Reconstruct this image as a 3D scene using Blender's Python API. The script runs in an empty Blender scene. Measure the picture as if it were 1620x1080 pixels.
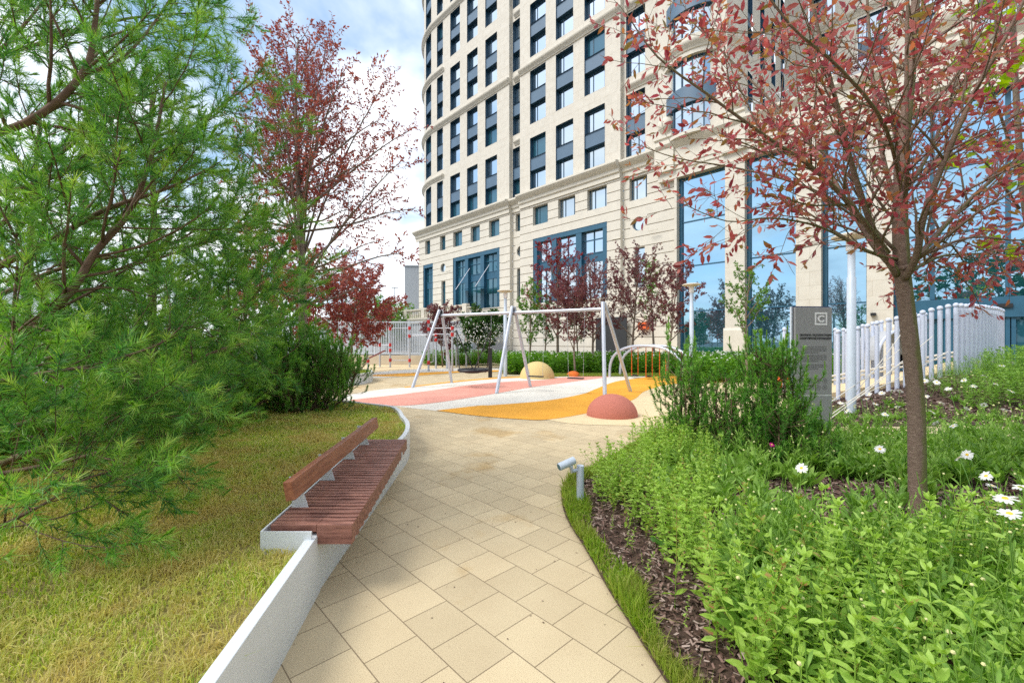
import bpy, math, random
import numpy as np
from mathutils import Vector, Matrix
from mathutils.noise import noise as pnoise
R = math.radians
PI = math.pi
S = bpy.context.scene
C = S.collection

# ---------------------------------------------------------------- camera, sky, sun, exposure
F = 680.0; H = 1.6                       # focal length in photo pixels, eye height
cam = bpy.data.cameras.new('camera'); co = bpy.data.objects.new('camera', cam); C.objects.link(co)
cam.sensor_width = 36; cam.lens = F / 1620 * 36; cam.clip_end = 3000; cam.clip_start = 0.05
co.location = (0, 0, H); co.rotation_euler = (R(90), 0, 0); S.camera = co

SUN_EL, SUN_AZ = R(50), R(-112)           # azimuth measured from +Y towards +X
w = bpy.data.worlds.new('World'); S.world = w; w.use_nodes = True
nt = w.node_tree; nt.nodes.clear(); N = nt.nodes.new; LK = nt.links.new
sky = N('ShaderNodeTexSky'); sky.sky_type = 'NISHITA'; sky.sun_disc = False
sky.sun_elevation = SUN_EL; sky.sun_rotation = SUN_AZ; sky.air_density = 1.0; sky.dust_density = 1.6; sky.ozone_density = 1.5
tc = N('ShaderNodeTexCoord'); sep = N('ShaderNodeSeparateXYZ'); LK(tc.outputs['Generated'], sep.inputs[0])
mz = N('ShaderNodeMath'); mz.operation = 'MAXIMUM'; LK(sep.outputs[2], mz.inputs[0]); mz.inputs[1].default_value = 0.0
az = N('ShaderNodeMath'); az.operation = 'ADD'; LK(mz.outputs[0], az.inputs[0]); az.inputs[1].default_value = 0.22
dv = N('ShaderNodeVectorMath'); dv.operation = 'DIVIDE'; LK(tc.outputs['Generated'], dv.inputs[0])
cb = N('ShaderNodeCombineXYZ'); LK(az.outputs[0], cb.inputs[0]); LK(az.outputs[0], cb.inputs[1]); cb.inputs[2].default_value = 1.0
LK(cb.outputs[0], dv.inputs[1])
mp = N('ShaderNodeMapping'); LK(dv.outputs[0], mp.inputs[0]); mp.inputs['Location'].default_value = (3.9, 1.3, 0); mp.inputs['Scale'].default_value = (1, 1, .25)
n1 = N('ShaderNodeTexNoise'); n1.inputs['Scale'].default_value = 1.7; n1.inputs['Detail'].default_value = 7; n1.inputs['Roughness'].default_value = .5; n1.inputs['Distortion'].default_value = .3
LK(mp.outputs[0], n1.inputs['Vector'])
cr = N('ShaderNodeValToRGB'); cr.color_ramp.elements[0].position = .33; cr.color_ramp.elements[1].position = .55
LK(n1.outputs['Fac'], cr.inputs[0])
n2 = N('ShaderNodeTexNoise'); n2.inputs['Scale'].default_value = 3.1; n2.inputs['Detail'].default_value = 6
LK(mp.outputs[0], n2.inputs['Vector'])
cc = N('ShaderNodeValToRGB'); cc.color_ramp.elements[0].position = .3; cc.color_ramp.elements[0].color = (7.2, 7.7, 8.4, 1)
cc.color_ramp.elements[1].position = .62; cc.color_ramp.elements[1].color = (10.5, 10.7, 11.0, 1)
LK(n2.outputs['Fac'], cc.inputs[0])
sb = N('ShaderNodeMix'); sb.data_type = 'RGBA'; sb.blend_type = 'ADD'; sb.inputs['Factor'].default_value = 1
LK(sky.outputs[0], sb.inputs['A']); sb.inputs['B'].default_value = (.9, 1.7, 2.4, 1)
mx = N('ShaderNodeMix'); mx.data_type = 'RGBA'; LK(cr.outputs[0], mx.inputs['Factor']); LK(sb.outputs['Result'], mx.inputs['A']); LK(cc.outputs[0], mx.inputs['B'])
bg = N('ShaderNodeBackground'); bg.inputs['Strength'].default_value = 0.092; LK(mx.outputs['Result'], bg.inputs[0])
wo = N('ShaderNodeOutputWorld'); LK(bg.outputs[0], wo.inputs[0])

sl = bpy.data.lights.new('sun', 'SUN'); sl.energy = 1.7; sl.angle = R(22); sl.color = (1, .96, .88)
so = bpy.data.objects.new('sun', sl); C.objects.link(so)
sd = Vector((math.sin(SUN_AZ) * math.cos(SUN_EL), math.cos(SUN_AZ) * math.cos(SUN_EL), math.sin(SUN_EL)))
so.rotation_euler = sd.to_track_quat('Z', 'Y').to_euler(); so.location = (0, 0, 60)
vs = S.view_settings; vs.view_transform = 'Standard'; vs.look = 'None'; vs.exposure = 0.8; vs.gamma = 1; vs.use_curve_mapping = False
try:
    S.cycles.max_bounces = 7; S.cycles.diffuse_bounces = 3; S.cycles.glossy_bounces = 3; S.cycles.transmission_bounces = 2
    S.cycles.transparent_max_bounces = 4; S.cycles.caustics_reflective = False; S.cycles.caustics_refractive = False
    S.cycles.use_denoising = False; S.cycles.sample_clamp_indirect = 6
except Exception: pass

# ---------------------------------------------------------------- helpers
rng = random.Random(7); nr = np.random.default_rng(11)
def G(x, y, z=0.0):                      # ground (height z) point seen at photo pixel x, y
    Y = (H - z) * F / (y - 540.0); return Vector(((x - 810) / F * Y, Y, z))
def Q(x, y, Y):                          # point at depth Y seen at photo pixel x, y
    return Vector(((x - 810) / F * Y, Y, H + (540 - y) / F * Y))

def link(o, parent=None):
    C.objects.link(o)
    if parent is not None: o.parent = parent
    return o
def wl(o):
    v = Vector((0, 0, 0))
    while o is not None: v += o.location; o = o.parent
    return v
def tag(o, label=None, cat=None, group=None, kind=None):
    if label: o['label'] = label
    if cat: o['category'] = cat
    if group: o['group'] = group
    if kind: o['kind'] = kind
    return o
def thing(name, label, cat, loc=(0, 0, 0), group=None):
    o = bpy.data.objects.new(name, None); o.empty_display_size = .2; link(o); o.location = loc
    return tag(o, label, cat, group)
def kids(o): return [c for c in bpy.data.objects if c.parent == o]
def copy_tree(o, parent=None, cache={}):
    c = o.copy(); link(c)
    if parent is not None: c.parent = parent
    for ch in kids(o): copy_tree(ch, c)
    return c

class MB:
    def __init__(s): s.v = []; s.f = []; s.m = []; s.uv = {}
    def add(s, vs_, fs, m=0):
        n = len(s.v); s.v.extend([tuple(a) for a in vs_]); s.f.extend([tuple(i + n for i in f) for f in fs]); s.m.extend([m] * len(fs)); return n
    def quad(s, a, b, c, d, m=0, uv=None):
        s.add([a, b, c, d], [(0, 1, 2, 3)], m)
        if uv: s.uv[len(s.f) - 1] = uv
    def box(s, c, size, rot=None, m=0, taper=1.0):
        x, y, z = [k / 2 for k in size]; t = taper
        vs_ = [Vector(p) for p in ((-x, -y, -z), (x, -y, -z), (x, y, -z), (-x, y, -z), (-x * t, -y * t, z), (x * t, -y * t, z), (x * t, y * t, z), (-x * t, y * t, z))]
        if rot is not None: vs_ = [rot @ v for v in vs_]
        s.add([v + Vector(c) for v in vs_], [(0, 3, 2, 1), (4, 5, 6, 7), (0, 1, 5, 4), (1, 2, 6, 5), (2, 3, 7, 6), (3, 0, 4, 7)], m)
    def tube(s, pts, rad, n=8, cap=True, m=0):
        pts = [Vector(p) for p in pts]; k = len(pts)
        if not hasattr(rad, '__len__'): rad = [rad] * k
        vs_ = []; ref = None
        for i, p in enumerate(pts):
            d = (pts[min(i + 1, k - 1)] - pts[max(i - 1, 0)])
            if d.length < 1e-9: d = Vector((0, 0, 1))
            d.normalize()
            if ref is None: ref = d.orthogonal().normalized()
            ref = (ref - d * ref.dot(d))
            if ref.length < 1e-6: ref = d.orthogonal()
            ref.normalize(); b = d.cross(ref)
            for j in range(n):
                a = 2 * PI * j / n; vs_.append(p + (ref * math.cos(a) + b * math.sin(a)) * rad[i])
        fs = [(i * n + j, i * n + (j + 1) % n, (i + 1) * n + (j + 1) % n, (i + 1) * n + j) for i in range(k - 1) for j in range(n)]
        if cap: fs += [tuple(range(n - 1, -1, -1)), tuple((k - 1) * n + j for j in range(n))]
        s.add(vs_, fs, m)
    def lathe(s, c, prof, n=24, m=0, rot=None):         # profile of (r, z)
        vs_ = []
        for r, z in prof:
            for j in range(n):
                a = 2 * PI * j / n; v = Vector((r * math.cos(a), r * math.sin(a), z))
                if rot is not None: v = rot @ v
                vs_.append(v + Vector(c))
        fs = [(i * n + j, i * n + (j + 1) % n, (i + 1) * n + (j + 1) % n, (i + 1) * n + j) for i in range(len(prof) - 1) for j in range(n)]
        fs += [tuple(range(n - 1, -1, -1)), tuple((len(prof) - 1) * n + j for j in range(n))]
        s.add(vs_, fs, m)
    def sphere(s, c, r, n=16, m=0, sq=1.0):
        s.lathe(c, [(max(1e-3, math.sin(PI * i / 10)) * r, -math.cos(PI * i / 10) * r * sq) for i in range(11)], n, m)
    def prism(s, poly, z0, z1, m=0):
        n = len(poly)
        vs_ = [(p[0], p[1], z0) for p in poly] + [(p[0], p[1], z1) for p in poly]
        fs = [tuple(range(n - 1, -1, -1)), tuple(range(n, 2 * n))] + [(i, (i + 1) % n, n + (i + 1) % n, n + i) for i in range(n)]
        s.add(vs_, fs, m)
    def build(s, name, mats, parent=None, smooth=False, bevel=0, auto=None):
        off = wl(parent) if parent is not None else Vector((0, 0, 0))
        me = bpy.data.meshes.new(name); me.from_pydata([(a - off.x, b - off.y, c - off.z) for a, b, c in s.v], [], s.f)
        if not isinstance(mats, (list, tuple)): mats = [mats]
        for mt in mats: me.materials.append(mt)
        if len(mats) > 1: me.polygons.foreach_set('material_index', s.m)
        if s.uv:
            ul = me.uv_layers.new(name='UVMap')
            for fi, uvs in s.uv.items():
                for li, q in zip(me.polygons[fi].loop_indices, uvs): ul.data[li].uv = q
        if smooth:
            me.polygons.foreach_set('use_smooth', [True] * len(me.polygons))
            try: me.set_sharp_from_angle(angle=R(auto if auto else 40))
            except Exception: pass
        me.update(); o = bpy.data.objects.new(name, me); link(o, parent)
        if bevel:
            b = o.modifiers.new('bevel', 'BEVEL'); b.width = bevel; b.segments = 2; b.limit_method = 'ANGLE'; b.angle_limit = R(35)
        return o

def fast(name, V, Fa, mat, parent=None, rnd=None, smooth=False):
    off = wl(parent) if parent is not None else Vector((0, 0, 0))
    V = np.asarray(V, np.float32) - np.array(off, np.float32); Fa = np.asarray(Fa, np.int32); m, k = Fa.shape
    me = bpy.data.meshes.new(name)
    me.vertices.add(len(V)); me.vertices.foreach_set('co', V.ravel())
    me.loops.add(m * k); me.loops.foreach_set('vertex_index', Fa.ravel())
    me.polygons.add(m); me.polygons.foreach_set('loop_start', np.arange(0, m * k, k, dtype=np.int32))
    try: me.polygons.foreach_set('loop_total', np.full(m, k, np.int32))
    except Exception: pass
    if rnd is not None:
        a = me.attributes.new('rnd', 'FLOAT', 'FACE'); a.data.foreach_set('value', np.asarray(rnd, np.float32))
    if smooth: me.polygons.foreach_set('use_smooth', np.ones(m, bool))
    me.materials.append(mat); me.update(calc_edges=True); me.validate()
    o = bpy.data.objects.new(name, me); link(o, parent); return o

LEAF = (np.array([(0, 0, 0), (.3, .19, .05), (.65, .17, .04), (1, 0, -.06), (.65, -.17, .04), (.3, -.19, .05), (.3, 0, 0), (.65, 0, -.01)], float),
        np.array([(0, 6, 1), (6, 7, 2), (6, 2, 1), (7, 3, 2), (0, 5, 6), (5, 4, 7), (5, 7, 6), (4, 3, 7)]))
LEAF4 = (np.array([(0, 0, 0), (.5, .24, .05), (1, 0, -.05), (.5, -.24, .05)], float), np.array([(0, 1, 2), (0, 2, 3)]))
LANCE = (np.array([(0, -.02, 0), (0, .02, 0), (.35, .075, .16), (.35, -.075, .16), (.72, .08, .17), (.72, -.08, .17), (1, 0, .02)], float),
         np.array([(0, 1, 2), (0, 2, 3), (3, 2, 4), (3, 4, 5), (5, 4, 6)]))
NEED = (np.array([(0, -.5, 0), (0, .5, 0), (1, 0, 0)], float), np.array([(0, 1, 2)]))
def _lob():
    o = [(0, 0), (.12, .16), (.02, .42), (.3, .33), (.42, .56), (.56, .3), (.72, .22), (1, 0), (.72, -.22), (.56, -.3), (.42, -.56), (.3, -.33), (.02, -.42), (.12, -.16)]
    v = [(x, y, .06 * abs(y)) for x, y in o] + [(.4, 0, 0)]
    return np.array(v, float), np.array([(14, i, (i + 1) % 14) for i in range(14)])
MAPLE = _lob()
def inst(tpl, P, D, size, up=None, width=None, rs=None):
    """many copies of a template: base P, axis D, length size"""
    T, Fc = tpl; P = np.asarray(P, float); D = np.asarray(D, float); n = len(P)
    D = D / np.maximum(np.linalg.norm(D, axis=1, keepdims=True), 1e-9)
    U = nr.normal(size=(n, 3)) if up is None else np.asarray(up, float) + nr.normal(size=(n, 3)) * .45
    Yv = np.cross(U, D); Yv /= np.maximum(np.linalg.norm(Yv, axis=1, keepdims=True), 1e-9); Z = np.cross(D, Yv)
    size = np.broadcast_to(np.asarray(size, float), (n,)); wd = size if width is None else np.broadcast_to(np.asarray(width, float), (n,))
    V = P[:, None, :] + (T[None, :, 0:1] * size[:, None, None]) * D[:, None, :] + (T[None, :, 1:2] * wd[:, None, None]) * Yv[:, None, :] + (T[None, :, 2:3] * size[:, None, None]) * Z[:, None, :]
    Fa = Fc[None] + (np.arange(n) * len(T))[:, None, None]
    rs = nr.random(n) if rs is None else np.asarray(rs)
    return V.reshape(-1, 3), Fa.reshape(-1, Fc.shape[1]), np.repeat(rs, len(Fc))
class Soup:
    def __init__(s): s.V = []; s.F = []; s.r = []; s.n = 0
    def add(s, t):
        s.V.append(t[0]); s.F.append(t[1] + s.n); s.r.append(t[2]); s.n += len(t[0])
    def build(s, name, mat, parent=None):
        return fast(name, np.concatenate(s.V), np.concatenate(s.F), mat, parent, np.concatenate(s.r))

# ---------------------------------------------------------------- materials
def newmat(name):
    m = bpy.data.materials.new(name); m.use_nodes = True; t = m.node_tree; b = t.nodes['Principled BSDF']; return m, t, b
def pmat(name, col, rough=.6, var=.12, scale=6, bump=.0, bscale=60, metal=0.0, col2=None, detail=4, spec=.5, stretch=None, wscale=None):
    m, t, b = newmat(name); b.inputs['Roughness'].default_value = rough; b.inputs['Metallic'].default_value = metal; b.inputs['Specular IOR Level'].default_value = spec
    tc = t.nodes.new('ShaderNodeTexCoord'); src = tc.outputs['Object']
    if stretch:
        mp = t.nodes.new('ShaderNodeMapping'); mp.inputs['Scale'].default_value = stretch; t.links.new(src, mp.inputs[0]); src = mp.outputs[0]
    n = t.nodes.new('ShaderNodeTexNoise'); n.inputs['Scale'].default_value = scale; n.inputs['Detail'].default_value = detail; t.links.new(src, n.inputs['Vector'])
    r = t.nodes.new('ShaderNodeValToRGB'); r.color_ramp.elements[0].position = .3; r.color_ramp.elements[1].position = .7
    c2 = col2 or tuple(min(1, c * (1 + var)) for c in col); c1 = col if col2 else tuple(c * (1 - var) for c in col)
    r.color_ramp.elements[0].color = (*c1, 1); r.color_ramp.elements[1].color = (*c2, 1)
    t.links.new(n.outputs['Fac'], r.inputs[0]); t.links.new(r.outputs[0], b.inputs['Base Color'])
    if bump:
        n2 = t.nodes.new('ShaderNodeTexNoise'); n2.inputs['Scale'].default_value = bscale; n2.inputs['Detail'].default_value = 5; t.links.new(src, n2.inputs['Vector'])
        bp = t.nodes.new('ShaderNodeBump'); bp.inputs['Strength'].default_value = bump; bp.inputs['Distance'].default_value = .01; t.links.new(n2.outputs['Fac'], bp.inputs['Height']); t.links.new(bp.outputs[0], b.inputs['Normal'])
    return m
def leafmat(name, cols, trans=.35, rough=.5, spec=.35, tint=None, patch=None):
    """colour by each leaf's own random value; patch = (colour, scale, amount) adds patches over the ground"""
    m, t, b = newmat(name); b.inputs['Roughness'].default_value = rough; b.inputs['Specular IOR Level'].default_value = spec
    a = t.nodes.new('ShaderNodeAttribute'); a.attribute_name = 'rnd'
    r = t.nodes.new('ShaderNodeValToRGB'); k = len(cols)
    while len(r.color_ramp.elements) < k: r.color_ramp.elements.new(.5)
    for i, cl in enumerate(cols): r.color_ramp.elements[i].position = i / (k - 1); r.color_ramp.elements[i].color = (*cl, 1)
    t.links.new(a.outputs['Fac'], r.inputs[0]); out = r.outputs[0]
    if patch:
        g = t.nodes.new('ShaderNodeNewGeometry'); n = t.nodes.new('ShaderNodeTexNoise'); n.inputs['Scale'].default_value = patch[1]; n.inputs['Detail'].default_value = 3
        t.links.new(g.outputs['Position'], n.inputs['Vector'])
        rr = t.nodes.new('ShaderNodeValToRGB'); rr.color_ramp.elements[0].position = .42; rr.color_ramp.elements[1].position = .62; rr.color_ramp.elements[1].color = (patch[2],) * 3 + (1,)
        t.links.new(n.outputs['Fac'], rr.inputs[0]); mx = t.nodes.new('ShaderNodeMix'); mx.data_type = 'RGBA'
        t.links.new(rr.outputs[0], mx.inputs['Factor']); t.links.new(out, mx.inputs['A']); mx.inputs['B'].default_value = (*patch[0], 1); out = mx.outputs['Result']
    t.links.new(out, b.inputs['Base Color'])
    tr = t.nodes.new('ShaderNodeBsdfTranslucent'); hs = t.nodes.new('ShaderNodeHueSaturation'); hs.inputs['Value'].default_value = 1.5; hs.inputs['Saturation'].default_value = 1.1
    t.links.new(out, hs.inputs['Color']); t.links.new(hs.outputs[0], tr.inputs[0])
    ms = t.nodes.new('ShaderNodeMixShader'); ms.inputs[0].default_value = trans; t.links.new(b.outputs[0], ms.inputs[1]); t.links.new(tr.outputs[0], ms.inputs[2])
    t.links.new(ms.outputs[0], t.nodes['Material Output'].inputs[0]); return m
def glassmat(name, refl, tint, dark, rough=.02):
    m, t, b = newmat(name); t.nodes.remove(b)
    g = t.nodes.new('ShaderNodeBsdfGlossy'); g.inputs['Color'].default_value = (*tint, 1); g.inputs['Roughness'].default_value = rough
    d = t.nodes.new('ShaderNodeBsdfDiffuse'); d.inputs[0].default_value = (*dark, 1)
    fr = t.nodes.new('ShaderNodeLayerWeight'); fr.inputs[0].default_value = .35
    mr = t.nodes.new('ShaderNodeMapRange'); mr.inputs['To Min'].default_value = refl; mr.inputs['To Max'].default_value = min(1, refl + .35); t.links.new(fr.outputs['Facing'], mr.inputs[0])
    n = t.nodes.new('ShaderNodeTexNoise'); n.inputs['Scale'].default_value = .35; tc = t.nodes.new('ShaderNodeTexCoord'); t.links.new(tc.outputs['Object'], n.inputs['Vector'])
    bp = t.nodes.new('ShaderNodeBump'); bp.inputs['Strength'].default_value = .05; bp.inputs['Distance'].default_value = .05; t.links.new(n.outputs['Fac'], bp.inputs['Height']); t.links.new(bp.outputs[0], g.inputs['Normal'])
    ms = t.nodes.new('ShaderNodeMixShader'); t.links.new(mr.outputs[0], ms.inputs[0]); t.links.new(d.outputs[0], ms.inputs[1]); t.links.new(g.outputs[0], ms.inputs[2])
    t.links.new(ms.outputs[0], t.nodes['Material Output'].inputs[0]); return m
def brickmat(name, col, mortar, bw, bh, ms=.006, rough=.7, offset=.5, speck=None, colv=.06, stain=None, bump=.3, spk=90):
    m, t, b = newmat(name); b.inputs['Roughness'].default_value = rough
    uv = t.nodes.new('ShaderNodeUVMap'); uv.uv_map = 'UVMap'
    br = t.nodes.new('ShaderNodeTexBrick'); br.offset = offset; br.inputs['Scale'].default_value = 1; br.inputs['Brick Width'].default_value = bw; br.inputs['Row Height'].default_value = bh
    br.inputs['Mortar Size'].default_value = ms; br.inputs['Mortar Smooth'].default_value = .2; br.inputs['Bias'].default_value = 0
    br.inputs['Color1'].default_value = (*[c * (1 - colv) for c in col], 1); br.inputs['Color2'].default_value = (*[c * (1 + colv) for c in col], 1); br.inputs['Mortar'].default_value = (*mortar, 1)
    t.links.new(uv.outputs[0], br.inputs['Vector']); out = br.outputs['Color']
    def mul(fac_out, colr, a=.35, z=.65, blend='MULTIPLY'):
        nonlocal out
        rr = t.nodes.new('ShaderNodeValToRGB'); rr.color_ramp.elements[0].position = a; rr.color_ramp.elements[1].position = z
        t.links.new(fac_out, rr.inputs[0]); mx = t.nodes.new('ShaderNodeMix'); mx.data_type = 'RGBA'; mx.blend_type = blend
        t.links.new(rr.outputs[0], mx.inputs['Factor']); t.links.new(out, mx.inputs['A']); mx.inputs['B'].default_value = (*colr, 1); out = mx.outputs['Result']
    if speck:
        n = t.nodes.new('ShaderNodeTexNoise'); n.inputs['Scale'].default_value = spk; n.inputs['Detail'].default_value = 3; t.links.new(uv.outputs[0], n.inputs['Vector']); mul(n.outputs['Fac'], speck, .5, .68)
    n = t.nodes.new('ShaderNodeTexNoise'); n.inputs['Scale'].default_value = 2.2; n.inputs['Detail'].default_value = 6; t.links.new(uv.outputs[0], n.inputs['Vector']); mul(n.outputs['Fac'], (.9, .88, .86), .35, .75)
    if stain:
        n = t.nodes.new('ShaderNodeTexNoise'); n.inputs['Scale'].default_value = stain[1]; n.inputs['Detail'].default_value = 8; n.inputs['Roughness'].default_value = .6; t.links.new(uv.outputs[0], n.inputs['Vector']); mul(n.outputs['Fac'], stain[0], stain[2], stain[3])
    t.links.new(out, b.inputs['Base Color'])
    bp = t.nodes.new('ShaderNodeBump'); bp.inputs['Strength'].default_value = bump; bp.inputs['Distance'].default_value = .006; bp.invert = True
    t.links.new(br.outputs['Fac'], bp.inputs['Height']); t.links.new(bp.outputs[0], b.inputs['Normal'])
    return m

M = {}
M['stone'] = brickmat('stone cladding', (.655, .61, .525), (.52, .47, .38), 1.15, .82, .012, .7, .5, None, .02)
M['stone_rust'] = pmat('rusticated stone', (.65, .605, .52), .75, .05, 1.3, .15, 30)
M['groove'] = pmat('stone groove', (.55, .49, .40), .8, .05)
M['trim'] = pmat('stone moulding', (.66, .61, .515), .7, .05, 2)
M['blue'] = pmat('blue grey metal panel', (.085, .15, .225), .5, .06, 1)
M['bluedark'] = pmat('blue window lining', (.022, .075, .13), .4, .1, 2)
M['petrol'] = pmat('petrol blue frame', (.02, .10, .17), .45, .08, 2)
M['glass'] = glassmat('window glass', .55, (.82, .93, 1), (.03, .07, .11))
M['glass_dim'] = glassmat('window glass with dim reflection', .06, (.6, .85, 1), (.02, .085, .12))  # dark teal colour and weak mirror stand in for dim reflections
M['glass_hall'] = glassmat('hall glass', .55, (.50, .77, 1), (.012, .085, .11), .006)
M['white'] = pmat('white painted steel', (.60, .66, .74), .4, .04, 3, .03, 120)
M['kerb'] = pmat('painted planter steel', (.66, .69, .72), .5, .06, 2, .04, 60)
M['post'] = pmat('pale lilac painted post', (.56, .61, .74), .45, .04, 3)
M['lamp'] = pmat('lamp pole paint', (.50, .57, .66), .4, .05)
M['steel'] = pmat('galvanised steel', (.52, .55, .62), .38, .08, 5, .05, 80, .35)
M['wood'] = pmat('oiled bench wood', (.13, .047, .034), .5, .3, 5, .25, 60, 0, (.40, .18, .13), 8, .5, (1.2, 9, 9))
M['woodb'] = pmat('oiled back rest wood', (.20, .065, .035), .45, .3, 4, .2, 60, 0, (.36, .14, .075), 8, .5, (9, 1.0, 9))
M['rub_white'] = pmat('cream white rubber', (.70, .66, .585), .9, .09, 1.2, .5, 250, 0, None, 9)
M['rub_pink'] = pmat('pink rubber', (.70, .31, .24), .9, .11, 1.2, .5, 250, 0, None, 9)
M['rub_orange'] = pmat('orange rubber', (.76, .35, .03), .9, .11, 1.2, .5, 250, 0, None, 9)
M['rub_beige'] = pmat('beige rubber', (.71, .56, .34), .9, .05, 3, .4, 300)
M['dome_pink'] = pmat('terracotta pink rubber', (.50, .165, .12), .9, .12, 60, .6, 250)
M['dome_beige'] = pmat('sand rubber', (.62, .47, .2), .9, .1, 60, .5, 250)
M['dome_orange'] = pmat('orange red rubber', (.62, .14, .02), .9, .1, 60, .5, 250)
M['paver'] = brickmat('tan concrete pavers', (.60, .49, .315), (.24, .18, .11), .3, .3, .0032, .85, .5, (.62, .60, .56), .09, ((.84, .74, .58), .8, .57, .66), .5, 210)
M['asphalt'] = pmat('asphalt', (.06, .06, .062), .9, .2, 1, .2)
M['soil'] = pmat('dark mulch soil', (.045, .026, .018), .95, .5, 30, .8, 60, 0, (.11, .065, .045))
M['turfsoil'] = pmat('turf thatch', (.16, .13, .04), .95, .4, 9, .8, 80, 0, (.30, .24, .08))
M['chip'] = leafmat('bark chips', [(.03, .017, .013), (.11, .06, .045), (.22, .135, .11), (.40, .31, .27)], .0, .85)
M['bark'] = pmat('grey brown bark', (.15, .11, .085), .85, .3, 12, .8, 40, 0, (.30, .235, .185), 8, .3, (3, 3, 12))
M['barkm'] = pmat('mossy plum bark', (.16, .10, .075), .85, .3, 12, .7, 45, 0, (.33, .24, .185), 8, .3, (2, 2, 14))
def moss(m):
    t = m.node_tree; b = t.nodes['Principled BSDF']; src = b.inputs['Base Color'].links[0].from_socket
    g = t.nodes.new('ShaderNodeNewGeometry'); dt = t.nodes.new('ShaderNodeVectorMath'); dt.operation = 'DOT_PRODUCT'; dt.inputs[1].default_value = (.85, -.35, .1); t.links.new(g.outputs['Normal'], dt.inputs[0])
    n = t.nodes.new('ShaderNodeTexNoise'); n.inputs['Scale'].default_value = 9; n.inputs['Detail'].default_value = 6; t.links.new(g.outputs['Position'], n.inputs['Vector'])
    a = t.nodes.new('ShaderNodeMath'); a.operation = 'ADD'; t.links.new(dt.outputs['Value'], a.inputs[0]); t.links.new(n.outputs['Fac'], a.inputs[1])
    r = t.nodes.new('ShaderNodeValToRGB'); r.color_ramp.elements[0].position = .60; r.color_ramp.elements[1].position = .95; r.color_ramp.elements[1].color = (.8, .8, .8, 1); t.links.new(a.outputs[0], r.inputs[0])
    mx = t.nodes.new('ShaderNodeMix'); mx.data_type = 'RGBA'; t.links.new(r.outputs[0], mx.inputs['Factor']); t.links.new(src, mx.inputs['A']); mx.inputs['B'].default_value = (.15, .17, .04, 1); t.links.new(mx.outputs['Result'], b.inputs['Base Color'])
moss(M['barkm'])
M['twig'] = pmat('dark twig bark', (.075, .04, .035), .8, .3, 14, .3, 60, 0, (.17, .11, .095))
M['pinebark'] = pmat('pine bark', (.085, .045, .028), .9, .4, 10, .9, 35, 0, (.23, .145, .10), 8)
M['plum'] = leafmat('purple plum leaves', [(.22, .04, .05), (.42, .10, .10), (.52, .19, .17), (.34, .075, .10), (.46, .17, .09), (.22, .19, .05)], .48, .38, .5)
M['plumfar'] = leafmat('plum leaves further off', [(.18, .04, .05), (.32, .075, .07), (.42, .12, .075), (.30, .10, .08)], .3, .5)
M['plumdusk'] = leafmat('dusky plum leaves', [(.11, .03, .045), (.20, .065, .075), (.26, .11, .09)], .3, .55)
M['crimson'] = leafmat('crimson leaves', [(.16, .015, .025), (.30, .03, .04), (.24, .05, .04)], .3, .5)
M['maple'] = leafmat('yellow green maple leaves', [(.20, .34, .02), (.36, .50, .04), (.30, .42, .02)], .5, .45)
M['leafgreen'] = leafmat('fresh green leaves', [(.06, .16, .02), (.13, .28, .035), (.20, .34, .05)], .4, .5)
M['leafdark'] = leafmat('dark green leaves', [(.025, .07, .018), (.05, .13, .025), (.09, .19, .03)], .3, .55)
M['needle'] = leafmat('long pine needles', [(.03, .12, .04), (.08, .24, .05), (.17, .38, .06), (.30, .52, .08), (.42, .56, .12)], .3, .45)
M['candle'] = leafmat('new pine shoots', [(.14, .34, .04), (.24, .46, .06), (.30, .44, .08)], .35, .45)
M['mugo'] = leafmat('short dark needles', [(.05, .18, .03), (.11, .30, .045), (.19, .42, .06), (.30, .54, .08)], .25, .5)
M['grass'] = leafmat('lawn blades', [(.20, .36, .035), (.36, .50, .05), (.52, .55, .11), (.72, .64, .30), (.30, .46, .05)], .4, .55, .3, None, ((.60, .47, .18), 2.4, .75))
M['edgegrass'] = leafmat('edge grass blades', [(.12, .24, .02), (.22, .36, .03), (.32, .44, .05), (.46, .42, .15)], .35, .55, .3, None, ((.30, .25, .08), 2.5, .4))
M['mint'] = leafmat('bright mint leaves', [(.48, .22, .12), (.22, .38, .04), (.32, .50, .07), (.42, .60, .13), (.36, .54, .08), (.26, .44, .06)], .4, .5)
M['daisyleaf'] = leafmat('daisy leaves', [(.12, .26, .04), (.22, .39, .06), (.38, .56, .13)], .38, .45)
M['hedge'] = leafmat('perennial leaves further off', [(.07, .20, .02), (.14, .32, .03), (.22, .42, .05)], .35, .5)
M['stem'] = pmat('green stem', (.13, .27, .05), .6, .2)
M['petal'] = leafmat('white petals', [(.80, .80, .78), (.88, .88, .86)], .3, .5)
M['bud'] = pmat('pale yellow flower bud', (.66, .64, .30), .6, .2, 60)
M['daisyeye'] = pmat('yellow daisy centre', (.75, .50, .04), .7, .15, 80)
M['magenta'] = leafmat('magenta petals', [(.50, .01, .20), (.65, .03, .32)], .3, .5)
M['black'] = pmat('black rubber and steel', (.012, .012, .014), .5, .2)
M['red'] = pmat('red plastic', (.55, .03, .03), .4, .1)
M['maroon'] = pmat('maroon pad', (.25, .06, .07), .5, .1)
M['ropeorange'] = pmat('orange coated chain', (.75, .12, .02), .5, .1)
M['sign'] = pmat('grey sign panel', (.30, .30, .30), .35, .03, 2)
M['navy'] = pmat('navy sign edge', (.015, .03, .10), .4, .1)
M['ink'] = pmat('black print', (.03, .03, .03), .6, .1)
M['inkgrey'] = pmat('grey print', (.16, .16, .16), .6, .1)
M['print'] = pmat('white print', (.8, .8, .8), .5, .02)
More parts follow.
